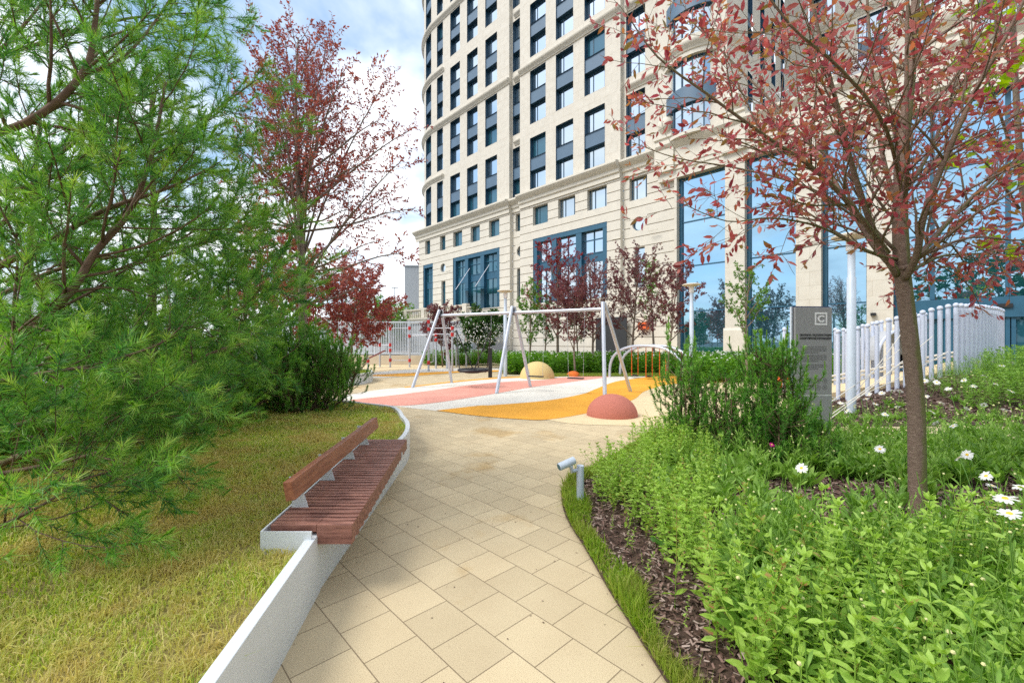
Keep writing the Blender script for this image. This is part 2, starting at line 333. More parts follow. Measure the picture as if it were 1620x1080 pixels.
M['greywall'] = pmat('grey rendered wall', (.42, .43, .45), .8, .06, 2, .1)
M['beigewall'] = pmat('beige wall', (.58, .50, .38), .8, .06, 2, .1)
M['farwhite'] = pmat('pale far facade', (.62, .64, .64), .8, .05)
M['fargrey'] = pmat('far grey facade', (.38, .41, .45), .8, .05)
M['shadefill'] = pmat('painted interior shade', (.02, .022, .025), .6, .1)  # near-black colour stands in for the shade of unlit interiors
# ---------------------------------------------------------------- ground, paving, rubber bands
TV = Vector((.6865, -.7271, 0)); NV = Vector((.7271, .6865, 0)); P0 = Vector((7.84, 36.1, 0))   # facade line: along, and inwards
pv0 = G(521.6, 981.5)
def puv(p): q = Vector(p) - pv0; return (q.dot(TV) + 300.0, q.dot(NV) + 300.0)
def cat(pts, k=6, closed=False):
    pts = [Vector(p) for p in pts]; n = len(pts); out = []
    for i in range(n if closed else n - 1):
        g = (lambda j: pts[j % n]) if closed else (lambda j: pts[max(0, min(n - 1, j))])
        a, b, c, d = g(i - 1), g(i), g(i + 1), g(i + 2)
        for s in range(k):
            t = s / k; out.append(.5 * ((2 * b) + (c - a) * t + (2 * a - 5 * b + 4 * c - d) * t * t + (3 * b - a - 3 * c + d) * t ** 3))
    if not closed: out.append(pts[-1])
    return out
def sheet(name, poly, z, mat, uv=False, kind='structure'):
    m = MB(); n = len(poly); m.add([(p[0], p[1], z) for p in poly], [tuple(range(n))])
    if uv: m.uv[0] = [puv((p[0], p[1], 0)) for p in poly]
    o = m.build(name, mat); o.data.validate()
    if o.data.polygons[0].normal.z < 0: o.data.flip_normals()
    return tag(o, kind=kind)
sheet('ground', [(-1200, -1200), (1200, -1200), (1200, 1200), (-1200, 1200)], -.03, M['asphalt'])
sheet('paving', [(-16, -6), (16, -6), (24, 12), (18, 33), (-16, 40)], 0, M['paver'], True)

def pxl(l, k=5): return [G(x, y) for x, y in cat([Vector((x, y, 0)) for x, y in l], k) for (x, y) in [(x, y)]] if False else [G(v.x, v.y) for v in cat([Vector((x, y, 0)) for x, y in l], k)]
near = pxl([(536, 632), (580, 636), (633, 643.5), (690, 649.6), (756, 658), (818, 663), (866, 664)])
beige_near = pxl([(866, 664), (915, 671), (1027, 674), (1100, 676), (1230, 660), (1320, 640)])
far_edge = pxl([(536, 632), (544, 627), (554, 624), (598, 616.5), (657, 611.6), (707, 605), (781, 598.4), (818, 596.8), (891, 595.3), (969, 592.5), (1030, 592), (1100, 591), (1200, 592), (1330, 596)])
sheet('playground_surface', near + beige_near[1:] + [Vector((9.6, 12.5, 0))] + far_edge[::-1], .004, M['rub_white'])
o_far = pxl([(690, 649.6), (756, 642), (780, 641), (863, 634), (919, 624), (941, 616), (974, 603.6), (1016, 597.5), (1029, 595.5), (1073, 595.0), (1110, 596), (1160, 601)])
o_near = pxl([(690, 649.6), (756, 658), (818, 663), (866, 664), (930, 653.6), (976, 642), (996, 634.8), (1006.7, 629.6), (1017, 620.7), (1032, 614.8), (1051, 609.6), (1088, 606), (1130, 606), (1160, 601)])
sheet('playground_surface', o_far + o_near[::-1][1:-1], .010, M['rub_orange'])
p_far = pxl([(556, 632.5), (633, 624), (694.6, 616), (744, 609), (805.7, 603.5), (860, 601), (891, 597), (969, 593.2), (1000, 593.4)])
p_near = pxl([(556, 633.5), (590, 639), (633, 642), (682, 638), (731.6, 631), (793, 621), (838, 613), (891, 606), (946.7, 598.5), (975, 594.8), (1000, 593.6)])
sheet('playground_surface', p_far + p_near[::-1], .008, M['rub_pink'])
b_far = pxl([(866, 664), (930, 653.6), (976, 642), (996, 634.8), (1006.7, 629.6), (1017, 620.7), (1032, 614.8), (1051, 609.6), (1088, 606), (1130, 606), (1160, 601), (1200, 596), (1330, 600)])
sheet('playground_surface', b_far + [Vector((9.3, 12.3, 0))] + beige_near[::-1][:-1], .006, M['rub_beige'])
e_far = pxl([(640, 612.2), (672, 608.6), (717, 603.2), (781, 597.6), (830, 595.6), (900, 594.4)])
e_near = pxl([(640, 613.6), (672, 610.2), (717, 605), (781, 599.4), (830, 597.3), (900, 595.4)])
sheet('playground_surface', e_far + e_near[::-1], .009, M['rub_orange'])
# exercise area further back
sheet('playground_surface', pxl([(500, 596), (583, 591), (682, 583.5), (760, 581), (830, 583), (850, 578), (700, 576), (500, 577)], 4), .004, M['rub_beige'])
sheet('playground_surface', pxl([(560, 592.5), (620, 586.5), (690, 583), (760, 582), (826, 583.5), (826, 588), (740, 588), (640, 595), (600, 597.5), (560, 597)], 4), .008, M['rub_white'])
sheet('playground_surface', pxl([(583, 593.6), (640, 590.4), (700, 588), (760, 585.5), (820, 586.3), (820, 587.6), (740, 588.6), (660, 594.2), (620, 595.6), (590, 595.2)], 4), .012, M['rub_orange'])
# yellow strip along the foot of the exercise fence
# ---------------------------------------------------------------- flower bed and edge strip on the right
edge_px = [(1100, 1160), (1049, 1078), (1026, 1041), (989.6, 982), (962, 937), (925.7, 872.5), (904, 838), (892, 812), (888, 787), (893, 770), (915, 755), (949, 736), (975, 722), (1003, 704), (1035, 692), (1090, 690), (1180, 694), (1290, 692), (1450, 690), (1640, 690), (1900, 700)]
bed_edge = pxl(edge_px, 5)
bed_poly = bed_edge + [Vector((14, 4, 0)), Vector((14, -3, 0)), Vector((1.0, -3, 0))]
sheet('flower_bed_soil', bed_poly, .022, M['soil'], kind='structure')
b2 = pxl([(1240, 682), (1300, 678), (1450, 676), (1640, 676), (1900, 676)], 4)
# second bed: a low mound behind the cross path, with the post fence on it
def mound(x, y):
    a = max(0.0, min(1.0, (x / y - .775) / .25)); b = max(0.0, min(1.0, (y - 8.1) / 3.0)); return .02 + .68 * a * (b * b * (3 - 2 * b)) + .02 * pnoise(Vector((x, y, 0)))
def mleft(y): return .64 * y + np.maximum(0, y - 9.0) * .36
m = MB(); nx, ny = 60, 24; g0 = []
for j in range(ny + 1):
    for i in range(nx + 1):
        y = 8.1 + j * .25; xl = mleft(y); x = xl + i * (14.5 - xl) / nx; g0.append((x, y, mound(x, y) + (-.03 if i == 0 else 0)))
m.add(g0, [(j * (nx + 1) + i, j * (nx + 1) + i + 1, (j + 1) * (nx + 1) + i + 1, (j + 1) * (nx + 1) + i) for j in range(ny) for i in range(nx)])
tag(m.build('mound_soil', M['soil'], smooth=True), kind='structure')

def inside(x, y, poly):
    x = np.asarray(x); y = np.asarray(y); c = np.zeros(x.shape, bool); n = len(poly); j = n - 1
    for i in range(n):
        xi, yi, xj, yj = poly[i][0], poly[i][1], poly[j][0], poly[j][1]
        k = ((yi > y) != (yj > y)) & (x < (xj - xi) * (y - yi) / ((yj - yi) if abs(yj - yi) > 1e-9 else 1e-9) + xi); c ^= k; j = i
    return c
def dist_line(x, y, pts):
    d = np.full(np.shape(x), 1e9)
    for a, b in zip(pts[:-1], pts[1:]):
        ax, ay, bx, by = a[0], a[1], b[0], b[1]; L2 = max(1e-9, (bx - ax) ** 2 + (by - ay) ** 2)
        t = np.clip(((x - ax) * (bx - ax) + (y - ay) * (by - ay)) / L2, 0, 1); d = np.minimum(d, np.hypot(x - ax - t * (bx - ax), y - ay - t * (by - ay)))
    return d
def visible(x, y, margin=.12):           # roughly in front of the camera
    return (y > .8) & (np.abs(x) < (1.19 + margin) * y + .8)

# ---------------------------------------------------------------- planter on the left: steel edging, lawn
ZL = .30; ZT = .38
TB = .43
out_line = [(-.90, .35), (-1.062, 1.5365), (-1.232, 2.765)]
far_line = cat([(-1.365, 5.12, 0), (-1.40, 5.8, 0), (-1.55, 6.5, 0), (-1.775, 7.09, 0), (-2.02, 7.75, 0), (-2.32, 8.21, 0), (-2.84, 8.53, 0), (-3.49, 8.92, 0), (-4.4, 9.45, 0), (-6.0, 10.6, 0), (-8.5, 12.0, 0)], 5)
def wallstrip(m, pts, th, z0, z1):       # a wall of given thickness left of the line
    pts = [Vector((p[0], p[1], 0)) for p in pts]; L = []
    for i, p in enumerate(pts):
        d = (pts[min(i + 1, len(pts) - 1)] - pts[max(i - 1, 0)]).normalized(); L.append(p + Vector((-d.y, d.x, 0)) * th)
    n = len(pts); v = [(p.x, p.y, z0) for p in pts] + [(p.x, p.y, z1) for p in pts] + [(p.x, p.y, z1) for p in L] + [(p.x, p.y, z0) for p in L]
    f = []
    for i in range(n - 1):
        for a, b in ((0, 1), (1, 2), (2, 3)): f.append((a * n + i, a * n + i + 1, b * n + i + 1, b * n + i))
    f += [(0, n, 2 * n, 3 * n), (n - 1, 4 * n - 1, 3 * n - 1, 2 * n - 1)]
    m.add(v, f)
pl = thing('planter_edging', 'long pale grey steel planter wall holding the lawn along the left of the path', 'planter', (-1.2, 2.0, 0))
m = MB(); wallstrip(m, out_line, .062, 0, ZT); m.build('steel_wall', M['kerb'], pl, bevel=.004)
m = MB(); wallstrip(m, far_line, .062, 0, ZT); m.build('steel_wall', M['kerb'], pl, True, .004)
m = MB()   # recess round the bench
bx0, by0, bx1, by1 = -1.53, 2.70, -1.74, 5.10
m.add([], []); wallstrip(m, [(-1.36, 5.125), (bx1 - .012, 5.125), (bx0 - .012, 2.655), (-1.235, 2.655)][::-1], .012, ZL - .12, TB)
m.build('bench_recess', M['kerb'], pl)
m = MB(); wallstrip(m, [(-1.24, 2.767), (-1.362, 5.118)], .05, 0, .305); m.build('steel_wall', M['kerb'], pl)
lawn_poly = [(-.96, .30, 0), (-1.125, 1.54, 0), (-1.30, 2.66, 0), (-1.55, 2.66, 0), (-1.76, 5.12, 0), (-1.43, 5.13, 0)] + [(p.x - .05, p.y - .03, 0) for p in far_line] + [(-14, 12, 0), (-14, .3, 0)]
def lawnz(x, y): return ZL + .02 * np.sin(x * 2.1 + 1) * np.sin(y * 1.7) + np.clip((-x - 1.9) * .02, 0, .12)
m = MB(); n = len(lawn_poly); m.add([(p[0], p[1], ZL - .01) for p in lawn_poly], [tuple(range(n))]); lo = m.build('lawn_soil', M['turfsoil']); tag(lo, kind='structure')
if lo.data.polygons[0].normal.z < 0: lo.data.flip_normals()

def blades(name, poly, n_, dens_fn, zf, mat, hmin, hmax, label, lean=.55, wk=.0011, extra=None, box=None):
    xs0, xs1, ys0, ys1 = box; P = []
    x = nr.uniform(xs0, xs1, n_); y = ys0 + (ys1 - ys0) * nr.random(n_) ** 1.9
    k = inside(x, y, poly) & visible(x, y)
    if extra is not None: k &= extra(x, y)
    fb = sum(np.sin(x * a + y * b + c) for a, b, c in ((5.1, 2.3, 0), (-3.7, 6.1, 1), (9.3, -7.7, 2), (13.1, 11.9, 3), (-17, 8.3, 4))) / 5
    k &= nr.random(n_) < np.clip(.85 + fb * .9, .35, 1)
    x, y = x[k], y[k]; d = np.hypot(x, y); n = len(x)
    z = zf(x, y); a = nr.uniform(0, 2 * PI, n); le = np.abs(nr.normal(0, lean, n)); h = nr.uniform(hmin, hmax, n) * (1 + .5 * np.sin(x * 4.3 + y * 2.9) * np.sin(y * 5.1 - x * 2.2)) * (1 + .7 * (nr.random(n) < .04))
    wdt = np.maximum(.0022, wk * d) * nr.uniform(.7, 1.3, n)
    dx, dy = np.cos(a), np.sin(a); b = nr.uniform(0, 2 * PI, n); wx, wy = np.cos(b) * wdt, np.sin(b) * wdt
    V = np.zeros((n, 5, 3)); mid = .5 * h; l1 = le * .35 * h; l2 = le * 1.1 * h
    V[:, 0] = np.stack([x - wx, y - wy, z - .01], 1); V[:, 1] = np.stack([x + wx, y + wy, z - .01], 1)
    V[:, 2] = np.stack([x + dx * l1 + wx * .8, y + dy * l1 + wy * .8, z + mid], 1); V[:, 3] = np.stack([x + dx * l1 - wx * .8, y + dy * l1 - wy * .8, z + mid], 1)
    V[:, 4] = np.stack([x + dx * l2, y + dy * l2, z + np.maximum(h * (1 - .4 * le), .012)], 1)
    Fc = np.array([(0, 1, 2), (0, 2, 3), (3, 2, 4)]); Fa = Fc[None] + (np.arange(n) * 5)[:, None, None]
    o = fast(name, V.reshape(-1, 3), Fa.reshape(-1, 3), mat, None, np.repeat(np.clip(nr.normal(.5, .25, n), 0, 1), 3))
    print('blades', name, n); return tag(o, label, 'grass', kind='stuff')
blades('lawn_grass', lawn_poly, 950000, None, lawnz, M['grass'], .02, .055, 'short yellowing green lawn grass filling the raised planter', lean=1.1, box=(-13, -.9, .4, 12))
def strip_w(x, y): return (dist_line(x, y, bed_edge) < .10 + .10 * np.clip((y - 1) / 3, 0, 1) + .05 * np.sin(y * 5)) & (dist_line(x, y, bed_edge) > .012)
blades('edge_grass', bed_poly, 420000, None, lambda x, y: x * 0 + .02, M['edgegrass'], .04, .11, 'green grass strip along the edge of the flower bed', lean=.5, extra=lambda x, y: strip_w(x, y), box=(.5, 3.3, .8, 7.5))
# bark chips
def chips(name, n_, test, zf, box, label):
    xs0, xs1, ys0, ys1 = box; x = nr.uniform(xs0, xs1, n_); y = ys0 + (ys1 - ys0) * nr.random(n_) ** 1.5; k = test(x, y) & visible(x, y); x, y = x[k], y[k]; n = len(x)
    D = nr.normal(size=(n, 3)); D[:, 2] *= .3; sz = nr.uniform(.012, .055, n) * .9 * np.clip(np.hypot(x, y) / 4, 1, 2)
    t = inst((np.array([(-.5, -.1, 0), (.45, -.16, .03), (.6, .1, .02), (-.4, .2, .06)], float), np.array([(0, 1, 2), (0, 2, 3)])), np.stack([x, y, zf(x, y) + nr.uniform(.004, .03, n)], 1), D, sz, up=np.tile([0, 0, 1.0], (n, 1)))
    tag(fast(name, t[0], t[1], M['chip'], None, t[2]), label, 'mulch', kind='stuff')
chips('bark_mulch', 130000, lambda x, y: inside(x, y, bed_poly) & (dist_line(x, y, bed_edge) > .1), lambda x, y: x * 0 + .022, (.6, 9, .8, 7.0), 'dark bark mulch covering the front flower bed')
vm = np.vectorize(mound)
chips('bark_mulch', 22000, lambda x, y: (x > mleft(y) + .05) & (y > 8.3), lambda x, y: vm(x, y), (4.3, 16, 8.2, 13.5), 'dark bark mulch on the mound below the pale post fence')

# small litter on the paving
n = 420; x = nr.uniform(-1.2, 5, n); y = 1.4 + 9 * nr.random(n) ** 1.4; k = ~inside(x, y, bed_poly) & (x > -1.0 - .14 * y) & (py_lim := (y < 8.8)); x, y = x[k], y[k]; n = len(x)
D = nr.normal(size=(n, 3)); D[:, 2] *= .1; t = inst(LEAF4, np.stack([x, y, x * 0 + .004], 1), D, nr.uniform(.006, .022, n), up=np.tile([0, 0, 2.0], (n, 1)))
tag(fast('leaf_litter', t[0], t[1], M['chip'], None, t[2]), 'tiny dry leaf bits scattered on the paving', 'litter', kind='stuff')
# ---------------------------------------------------------------- the apartment building
U0 = -25.75; RC = 9.0
OUT = -NV
def W(s, z, d=0.0, straight=False, w_in=0.0):
    if s >= U0 or straight: p = P0 + TV * s; nrm = OUT
    else:
        th = min((U0 - s) / RC, R(100)); p = P0 + TV * (U0 - RC * math.sin(th)) + NV * (RC * (1 - math.cos(th)))
        nrm = (OUT * math.cos(th) - TV * math.sin(th))
    p = p + nrm * d + NV * w_in; return Vector((p.x, p.y, z))
def U(x): return ((x - 810) * 36.1 - 680 * 7.84) / (680 * .6865 + .7271 * (x - 810))
def Ucurve(x):                           # arc position seen at photo column x
    best = None
    for i in range(600):
        s = U0 - i * .01; p = W(s, 0); px = 810 + 680 * p.x / p.y
        if best is None or abs(px - x) < best[0]: best = (abs(px - x), s)
        if px > x + 40: break
    return best[1]
def ZU(x, y):                            # height on the facade seen at x, y
    D = 36.1 - .7271 * U(x); return H + (540 - y) / 680 * D
bld = thing('apartment_building', 'tall cream stone apartment building with blue panelled windows and a glazed ground floor hall', 'building', tuple(P0))
def face(m, Wf, s0, s1, z0, z1, d, mi=0):
    k = max(1, int(math.ceil((min(s1, U0) - s0) / .7))) if s0 < U0 and not getattr(Wf, 'st', 0) else 1
    cuts = [s0 + (min(s1, U0) - s0) * i / k for i in range(k + 1)] if s0 < U0 and not getattr(Wf, 'st', 0) else [s0]
    if cuts[-1] < s1 - 1e-6: cuts.append(s1)
    for a, b in zip(cuts[:-1], cuts[1:]):
        m.quad(Wf(a, z0, d), Wf(b, z0, d), Wf(b, z1, d), Wf(a, z1, d), mi, [(a + 100, z0), (b + 100, z0), (b + 100, z1), (a + 100, z1)])
def sweep(m, Wf, s0, s1, prof, mi=0):    # prof: list of (d, z) outline swept along the facade, with end caps
    st = getattr(Wf, 'st', 0)
    k = max(1, int(math.ceil((min(s1, U0) - s0) / .5))) if s0 < U0 and not st else 1
    cuts = [s0 + (min(s1, U0) - s0) * i / k for i in range(k + 1)] if s0 < U0 and not st else [s0]
    if cuts[-1] < s1 - 1e-6: cuts.append(s1)
    n = len(prof); v = [Wf(s, z, d) for s in cuts for d, z in prof]
    f = [(i * n + j, (i + 1) * n + j, (i + 1) * n + (j + 1) % n, i * n + (j + 1) % n) for i in range(len(cuts) - 1) for j in range(n)]
    f += [tuple(range(n)), tuple(reversed([(len(cuts) - 1) * n + j for j in range(n)]))]
    m.add(v, f, mi)
def holed(m, Wf, s0, s1, z0, z1, holes, d=0.0, mi=0, rows=None, gd=.05):
    """wall with openings; rows: heights of groove centres"""
    ss = sorted({s0, s1} | {h[0] for h in holes} | {h[1] for h in holes} | ({U0} if s0 < U0 < s1 and not getattr(Wf, 'st', 0) else set()))
    zs = {z0, z1} | {h[2] for h in holes} | {h[3] for h in holes}; gr = []
    if rows:
        for r_ in rows:
            if z0 + .1 < r_ < z1 - .1: gr.append((r_ - .035, r_ + .035)); zs |= {r_ - .035, r_ + .035}
    zs = sorted(z for z in zs if z0 <= z <= z1)
    for a, b in zip(ss[:-1], ss[1:]):
        if b - a < 1e-5: continue
        prev = None
        for c, e in zip(zs[:-1], zs[1:]):
            if e - c < 1e-5: continue
            cs, cz = (a + b) / 2, (c + e) / 2
            if any(h[0] < cs < h[1] and h[2] < cz < h[3] for h in holes): prev = None; continue
            g = any(x < cz < y for x, y in gr); dd = d - gd if g else d
            face(m, Wf, a, b, c, e, dd, 1 if g else mi)
            if prev is not None and prev != dd: m.quad(Wf(a, c, prev), Wf(b, c, prev), Wf(b, c, dd), Wf(a, c, dd), 1)
            prev = dd
def reveal(m, Wf, h, d, dep, mi=0):
    a, b, c, e = h; q = d - dep
    m.quad(Wf(a, c, d), Wf(a, c, q), Wf(a, e, q), Wf(a, e, d), mi); m.quad(Wf(b, c, q), Wf(b, c, d), Wf(b, e, d), Wf(b, e, q), mi)
    m.quad(Wf(a, e, q), Wf(b, e, q), Wf(b, e, d), Wf(a, e, d), mi); m.quad(Wf(a, c, d), Wf(b, c, d), Wf(b, c, q), Wf(a, c, q), mi)
def bar(m, Wf, a, b, c, e, d0, d1, mi=0):
    v = [Wf(s, z, d) for d in (d0, d1) for s, z in ((a, c), (b, c), (b, e), (a, e))]
    m.add(v, [(0, 1, 2, 3), (7, 6, 5, 4), (0, 4, 5, 1), (1, 5, 6, 2), (2, 6, 7, 3), (3, 7, 4, 0)], mi)
nwin = [0]; rest = MB(); restg = MB()
def window(Wf, h, d=0, dep=.42, mull=(.3,), lining='bluedark', trans=(), dim=False, vis=True, name='window', fw=.06, glass=None, extra_depth_stone=False):
    a, b, c, e = h; m = MB() if vis else rest; q = d - dep
    if not extra_depth_stone:
        g = (a + .004, b - .004, c + .004, e - .004); reveal(m, Wf, g, d - .004, dep)
    for x0, x1, y0, y1 in [(a, a + fw, c, e), (b - fw, b, c, e), (a + fw, b - fw, c, c + fw), (a + fw, b - fw, e - fw, e)]: bar(m, Wf, x0 + .005, x1 - .005, y0 + .005, y1 - .005, q + .07, q)
    for f in mull: x = a + (b - a) * f; bar(m, Wf, x - .035, x + .035, c + fw, e - fw, q + .066, q + .001)
    for z in trans: bar(m, Wf, a + fw, b - fw, z - .035, z + .035, q + .06, q + .002)
    gm = restg if not vis else MB(); face(gm, Wf, a, b, c, e, q + .03)
    gl = glass or (M['glass_dim'] if dim else M['glass'])
    if vis:
        o = m.build(name, M[lining], bld); gm.build('glass', gl, o); nwin[0] += 1

REC = .40                                # recess of the narrow bays
cols = [  # name, s0, s1, recess, mullions
    ('c1', U(691.3), U(700.7), 0, (.4,)), ('c2', U(712.3), U(727.6), 0, (.3,)), ('c3', U(738.8), U(755.5), 0, (.3,)), ('c4', U(767.7), U(786.3), 0, (.3,)),
    ('c5', U(806.8), U(821.6), REC, (.7,)), ('c6', U(838.5), U(863.2), 0, (.3, .85)), ('c7', U(879.3), U(906.8), 0, (.3, .88)), ('c8', U(924.5), U(956.9), 0, (.32, .88)), ('c9', U(986.2), U(1016.4), REC, (.55,))]
cv = [(Ucurve(682.2), Ucurve(673.8)), None]
cv1 = (min(cv[0]), max(cv[0])); cvw = cv1[1] - cv1[0]
ccols = [(cv1[0], cv1[1]), (cv1[0] - 4.2, cv1[0] - 1.8), (cv1[0] - 8.6, cv1[0] - 6.2)]
secs = [(-26.0 - 14, U(805.6), 0.0), (U(805.6), U(822.6), REC), (U(822.6), U(981.5), 0.0), (U(981.5), U(1041), REC)]
ZTOP = 56.0; ZC = 15.35
PR = [(16.42 + 6.6 * k, 21.65 + 6.6 * k) for k in range(6)]
up = MB(); sp_all = []
def Wr(rec): return lambda s, z, d=0.0: W(s, z, d - rec)
allc = [(s0, s1, rec, mu) for _, s0, s1, rec, mu in cols] + [(a, b, 0, (.35,)) for a, b in ccols]
for a, b, rec in secs:
    holes = [(s0, s1, z0, z1) for s0, s1, r_, mu in allc if a <= s0 < b for z0, z1 in PR]
    holed(up, W, a, b, 16.3, ZTOP, holes, -rec)
# returns beside the recessed bays
for s in (secs[1][0], secs[1][1], secs[3][0]):
    up.quad(W(s, 16.3, 0), W(s, 16.3, -REC), W(s, ZTOP, -REC), W(s, ZTOP, 0), 0, [(s, 16.3), (s + REC, 16.3), (s + REC, ZTOP), (s, ZTOP)])
core = MB(); face(core, W, -44, U(1150), 16, ZTOP, -1.3); face(core, (lambda s, z, d=0.0: W(s, z, d, True)), U(1070.5), U(1900), 0, 13.6, -3.2); core.build('dark_backing', M['shadefill'], bld)  # added dark backing, keeps the sky from showing through the openings
face(up, W, U(1041), U(1150), 14, ZTOP, -REC)
up.build('upper_wall', [M['stone'], M['groove']], bld)
order = []
for ci, (s0, s1, rec, mu) in enumerate(allc):
    for k, (z0, z1) in enumerate(PR):
        p = W((s0 + s1) / 2, z0); ypx = 540 - (z0 - H) * 680 / p.y
        for j, (c, e) in enumerate(((z0, z0 + 1.98), (z1 - 1.98, z1))):
            ypx = 540 - (c - H) * 680 / p.y; vis = ypx > 2 and s0 > cv1[0] - .5
            wf = Wr(rec); dimw = (k == 0 and j == 0 and ci < 5) or rng.random() < .06
            window(wf, (s0, s1, c, e), 0, .45, mu, dim=dimw, vis=vis)
        m = MB(); wf = Wr(rec); sp0, sp1 = z0 + 1.985, z1 - 1.985
        sweep(m, wf, s0 + .006, s1 - .006, [(-.10, sp0), (-.10, sp1), (-.3, sp1), (-.3, sp0)]); reveal(m, wf, (s0 + .003, s1 - .003, sp0, sp1), -.003, .4)
        if 540 - (sp0 - H) * 680 / p.y > 2 and s0 > cv1[0] - .5: m.build('spandrel', M['blue'], bld)
        else: sp_all.append(m)
mm = MB()
for s_ in sp_all: mm.add(s_.v, s_.f)
tag(mm.build('spandrel', M['blue'], bld), kind='stuff')
print('visible windows', nwin[0])
# cornices
corn = [(0, .0), (.10, .05), (.16, .22), (.34, .34), (.42, .50), (.42, .58), (.30, .66), (0, .70)]
def cornice(s0, s1, z, k=1.0, rec=0.0, name='cornice', base=0.0):
    m = MB(); sweep(m, W, s0, s1, [(d * k - rec - (.02 if d == 0 else 0), z + y * k) for d, y in corn]); m.build(name, M['trim'], bld, True)
sA, sB, sC, sD = U(806.6), U(822.8), U(981.5), U(1041)
s1R = U(702.2)
for zc in (28.35, 41.55, 54.75):
    cornice(-40, sA - .02, zc - .02, .9); cornice(sA + .36, sB - .02, zc - .02, .9, REC); cornice(sB + .02, sC + .02, zc - .02, .9); cornice(sC + .38, sD, zc - .02, .9, REC)
for zc in (21.85, 35.05, 48.25):
    cornice(-40, s1R, zc, .8); cornice(sA + .36, sB, zc, .75, REC); cornice(sC + .38, sD, zc, .8, REC)
zc = 14.95
Wst = lambda s, z, d=0.0: W(s, z, d, True)
Wst.st = 1
big = [(0, 0), (.12, .0), (.12, .35), (.25, .45), (.28, .72), (.60, .95), (.72, 1.12), (.72, 1.28), (0, 1.42)]
def bigc(s0, s1, rec=0):
    m = MB(); sweep(m, Wst, s0, s1, [(d - rec - (.03 if d == 0 else 0), 14.96 + y) for d, y in big]); m.build('main_cornice', M['trim'], bld, True, auto=25)
bigc(-30.2, sA); bigc(sA + .004, sB - .004, REC); bigc(sB, sC); bigc(sC + .004, U(1072), REC)
m = MB(); 
for a, b in [(-30.2, -22)]:
    v = [Wst(a, 16.36, -.01), Wst(b, 16.36, -.01), Wst(b, 16.36, -12), Wst(a, 16.36, -12)]; m.quad(*v)
m.build('ledge_roof', M['trim'], bld)
# rusticated base
lw = MB(); rows = [.8 * i + .35 for i in range(1, 19)]
def uh(x0, x1): return (U(x0), U(x1))
base_holes = []
r4 = [(*uh(672.5, 680.5), 0), (*uh(696, 704.6), 0), (*uh(716.8, 731), 0), (*uh(744.5, 759), 0), (*uh(773.5, 790), 0), (*uh(811.2, 825), REC), (*uh(843, 866.6), 0), (*uh(883, 909.9), 0), (*uh(929, 959.9), 0), (*uh(991.5, 1019.5), REC)]
bigw = [(*uh(669.5, 684.8), 0), (*uh(716.6, 790.2), 0), (*uh(843.2, 960.2), 0)]
slots = [(*uh(698.2, 704.6), 0), (*uh(813.5, 825.2), REC), (*uh(999.5, 1015.8), REC)]
rounds = [(U(700.7), 10.75, 0), (U(818.9), 10.85, REC), (U(1005.6), 11.0, REC)]
bsec = [(-29.6, sA, 0.0), (sA, sB, REC), (sB, sC, 0.0), (sC, U(1066.5), REC)]
for a, b, rec in bsec:
    hs = [(p, q, 12.95, 14.75) for p, q, r_ in r4 if a <= p < b] + [(p, q, 5.3, 11.65) for p, q, r_ in bigw if a <= p < b] + [(p, q, 5.9, 9.1) for p, q, r_ in slots if a <= p < b]
    hs += [(s - .72, s + .72, z - .72, z + .72) for s, z, r_ in rounds if a <= s < b]
    holed(lw, Wst, a, b, 0, 14.97, hs, -rec, 0, rows)
for s in (sA, sB, sC): lw.quad(Wst(s, 0, 0), Wst(s, 0, -REC), Wst(s, 16.4, -REC), Wst(s, 16.4, 0))
lw.quad(Wst(-29.6, 0, 0), Wst(-29.6, 0, -14), Wst(-29.6, 15, -14), Wst(-29.6, 15, 0))
for p, q, r_ in r4: reveal(lw, Wst, (p, q, 12.95, 14.75), -r_, .42)
for p, q, r_ in slots: reveal(lw, Wst, (p, q, 5.9, 9.1), -r_, .35)
for s, z, r_ in rounds:
    n = 32; ci = []; co_ = []
    for j in range(n):
        a = 2 * PI * j / n; cx, cz = math.cos(a), math.sin(a); k = .72 / max(abs(cx), abs(cz)); ci.append((s + .55 * cx, z + .55 * cz)); co_.append((s + k * cx, z + k * cz))
    v = [Wst(p, q, -r_) for p, q in ci] + [Wst(p, q, -r_) for p, q in co_] + [Wst(p, q, -r_ - .3) for p, q in ci]
    lw.add(v, [(j, (j + 1) % n, n + (j + 1) % n, n + j) for j in range(n)] + [(j, (j + 1) % n, 2 * n + (j + 1) % n, 2 * n + j) for j in range(n)])
lw.build('base_wall', [M['stone_rust'], M['groove']], bld)
for s, z, r_ in rounds:
    m = MB(); n = 32; v = [];
    for rr, dd in ((.56, -.28), (.56, -.22), (.47, -.22), (.47, -.28)):
        v += [Wst(s + rr * math.cos(2 * PI * j / n), z + rr * math.sin(2 * PI * j / n), dd - r_) for j in range(n)]
    m.add(v, [(k * n + j, k * n + (j + 1) % n, (k + 1) * n + (j + 1) % n, (k + 1) * n + j) for k in range(3) for j in range(n)])
    o = m.build('round_window', M['bluedark'], bld); g = MB(); g.add([Wst(s + .5 * math.cos(2 * PI * j / n), z + .5 * math.sin(2 * PI * j / n), -.26 - r_) for j in range(n)], [tuple(range(n))]); g.build('glass', M['glass'], o)
for i, (p, q, r_) in enumerate(r4):
    wf = (lambda rr: (lambda s, z, d=0.0: W(s, z, d - rr, True)))(r_); wf.st = 1
    window(wf, (p, q, 12.95, 14.75), 0, .42, (.33,) if q - p < 1.5 else (.3, .82), dim=i < 7, extra_depth_stone=True, lining='bluedark')
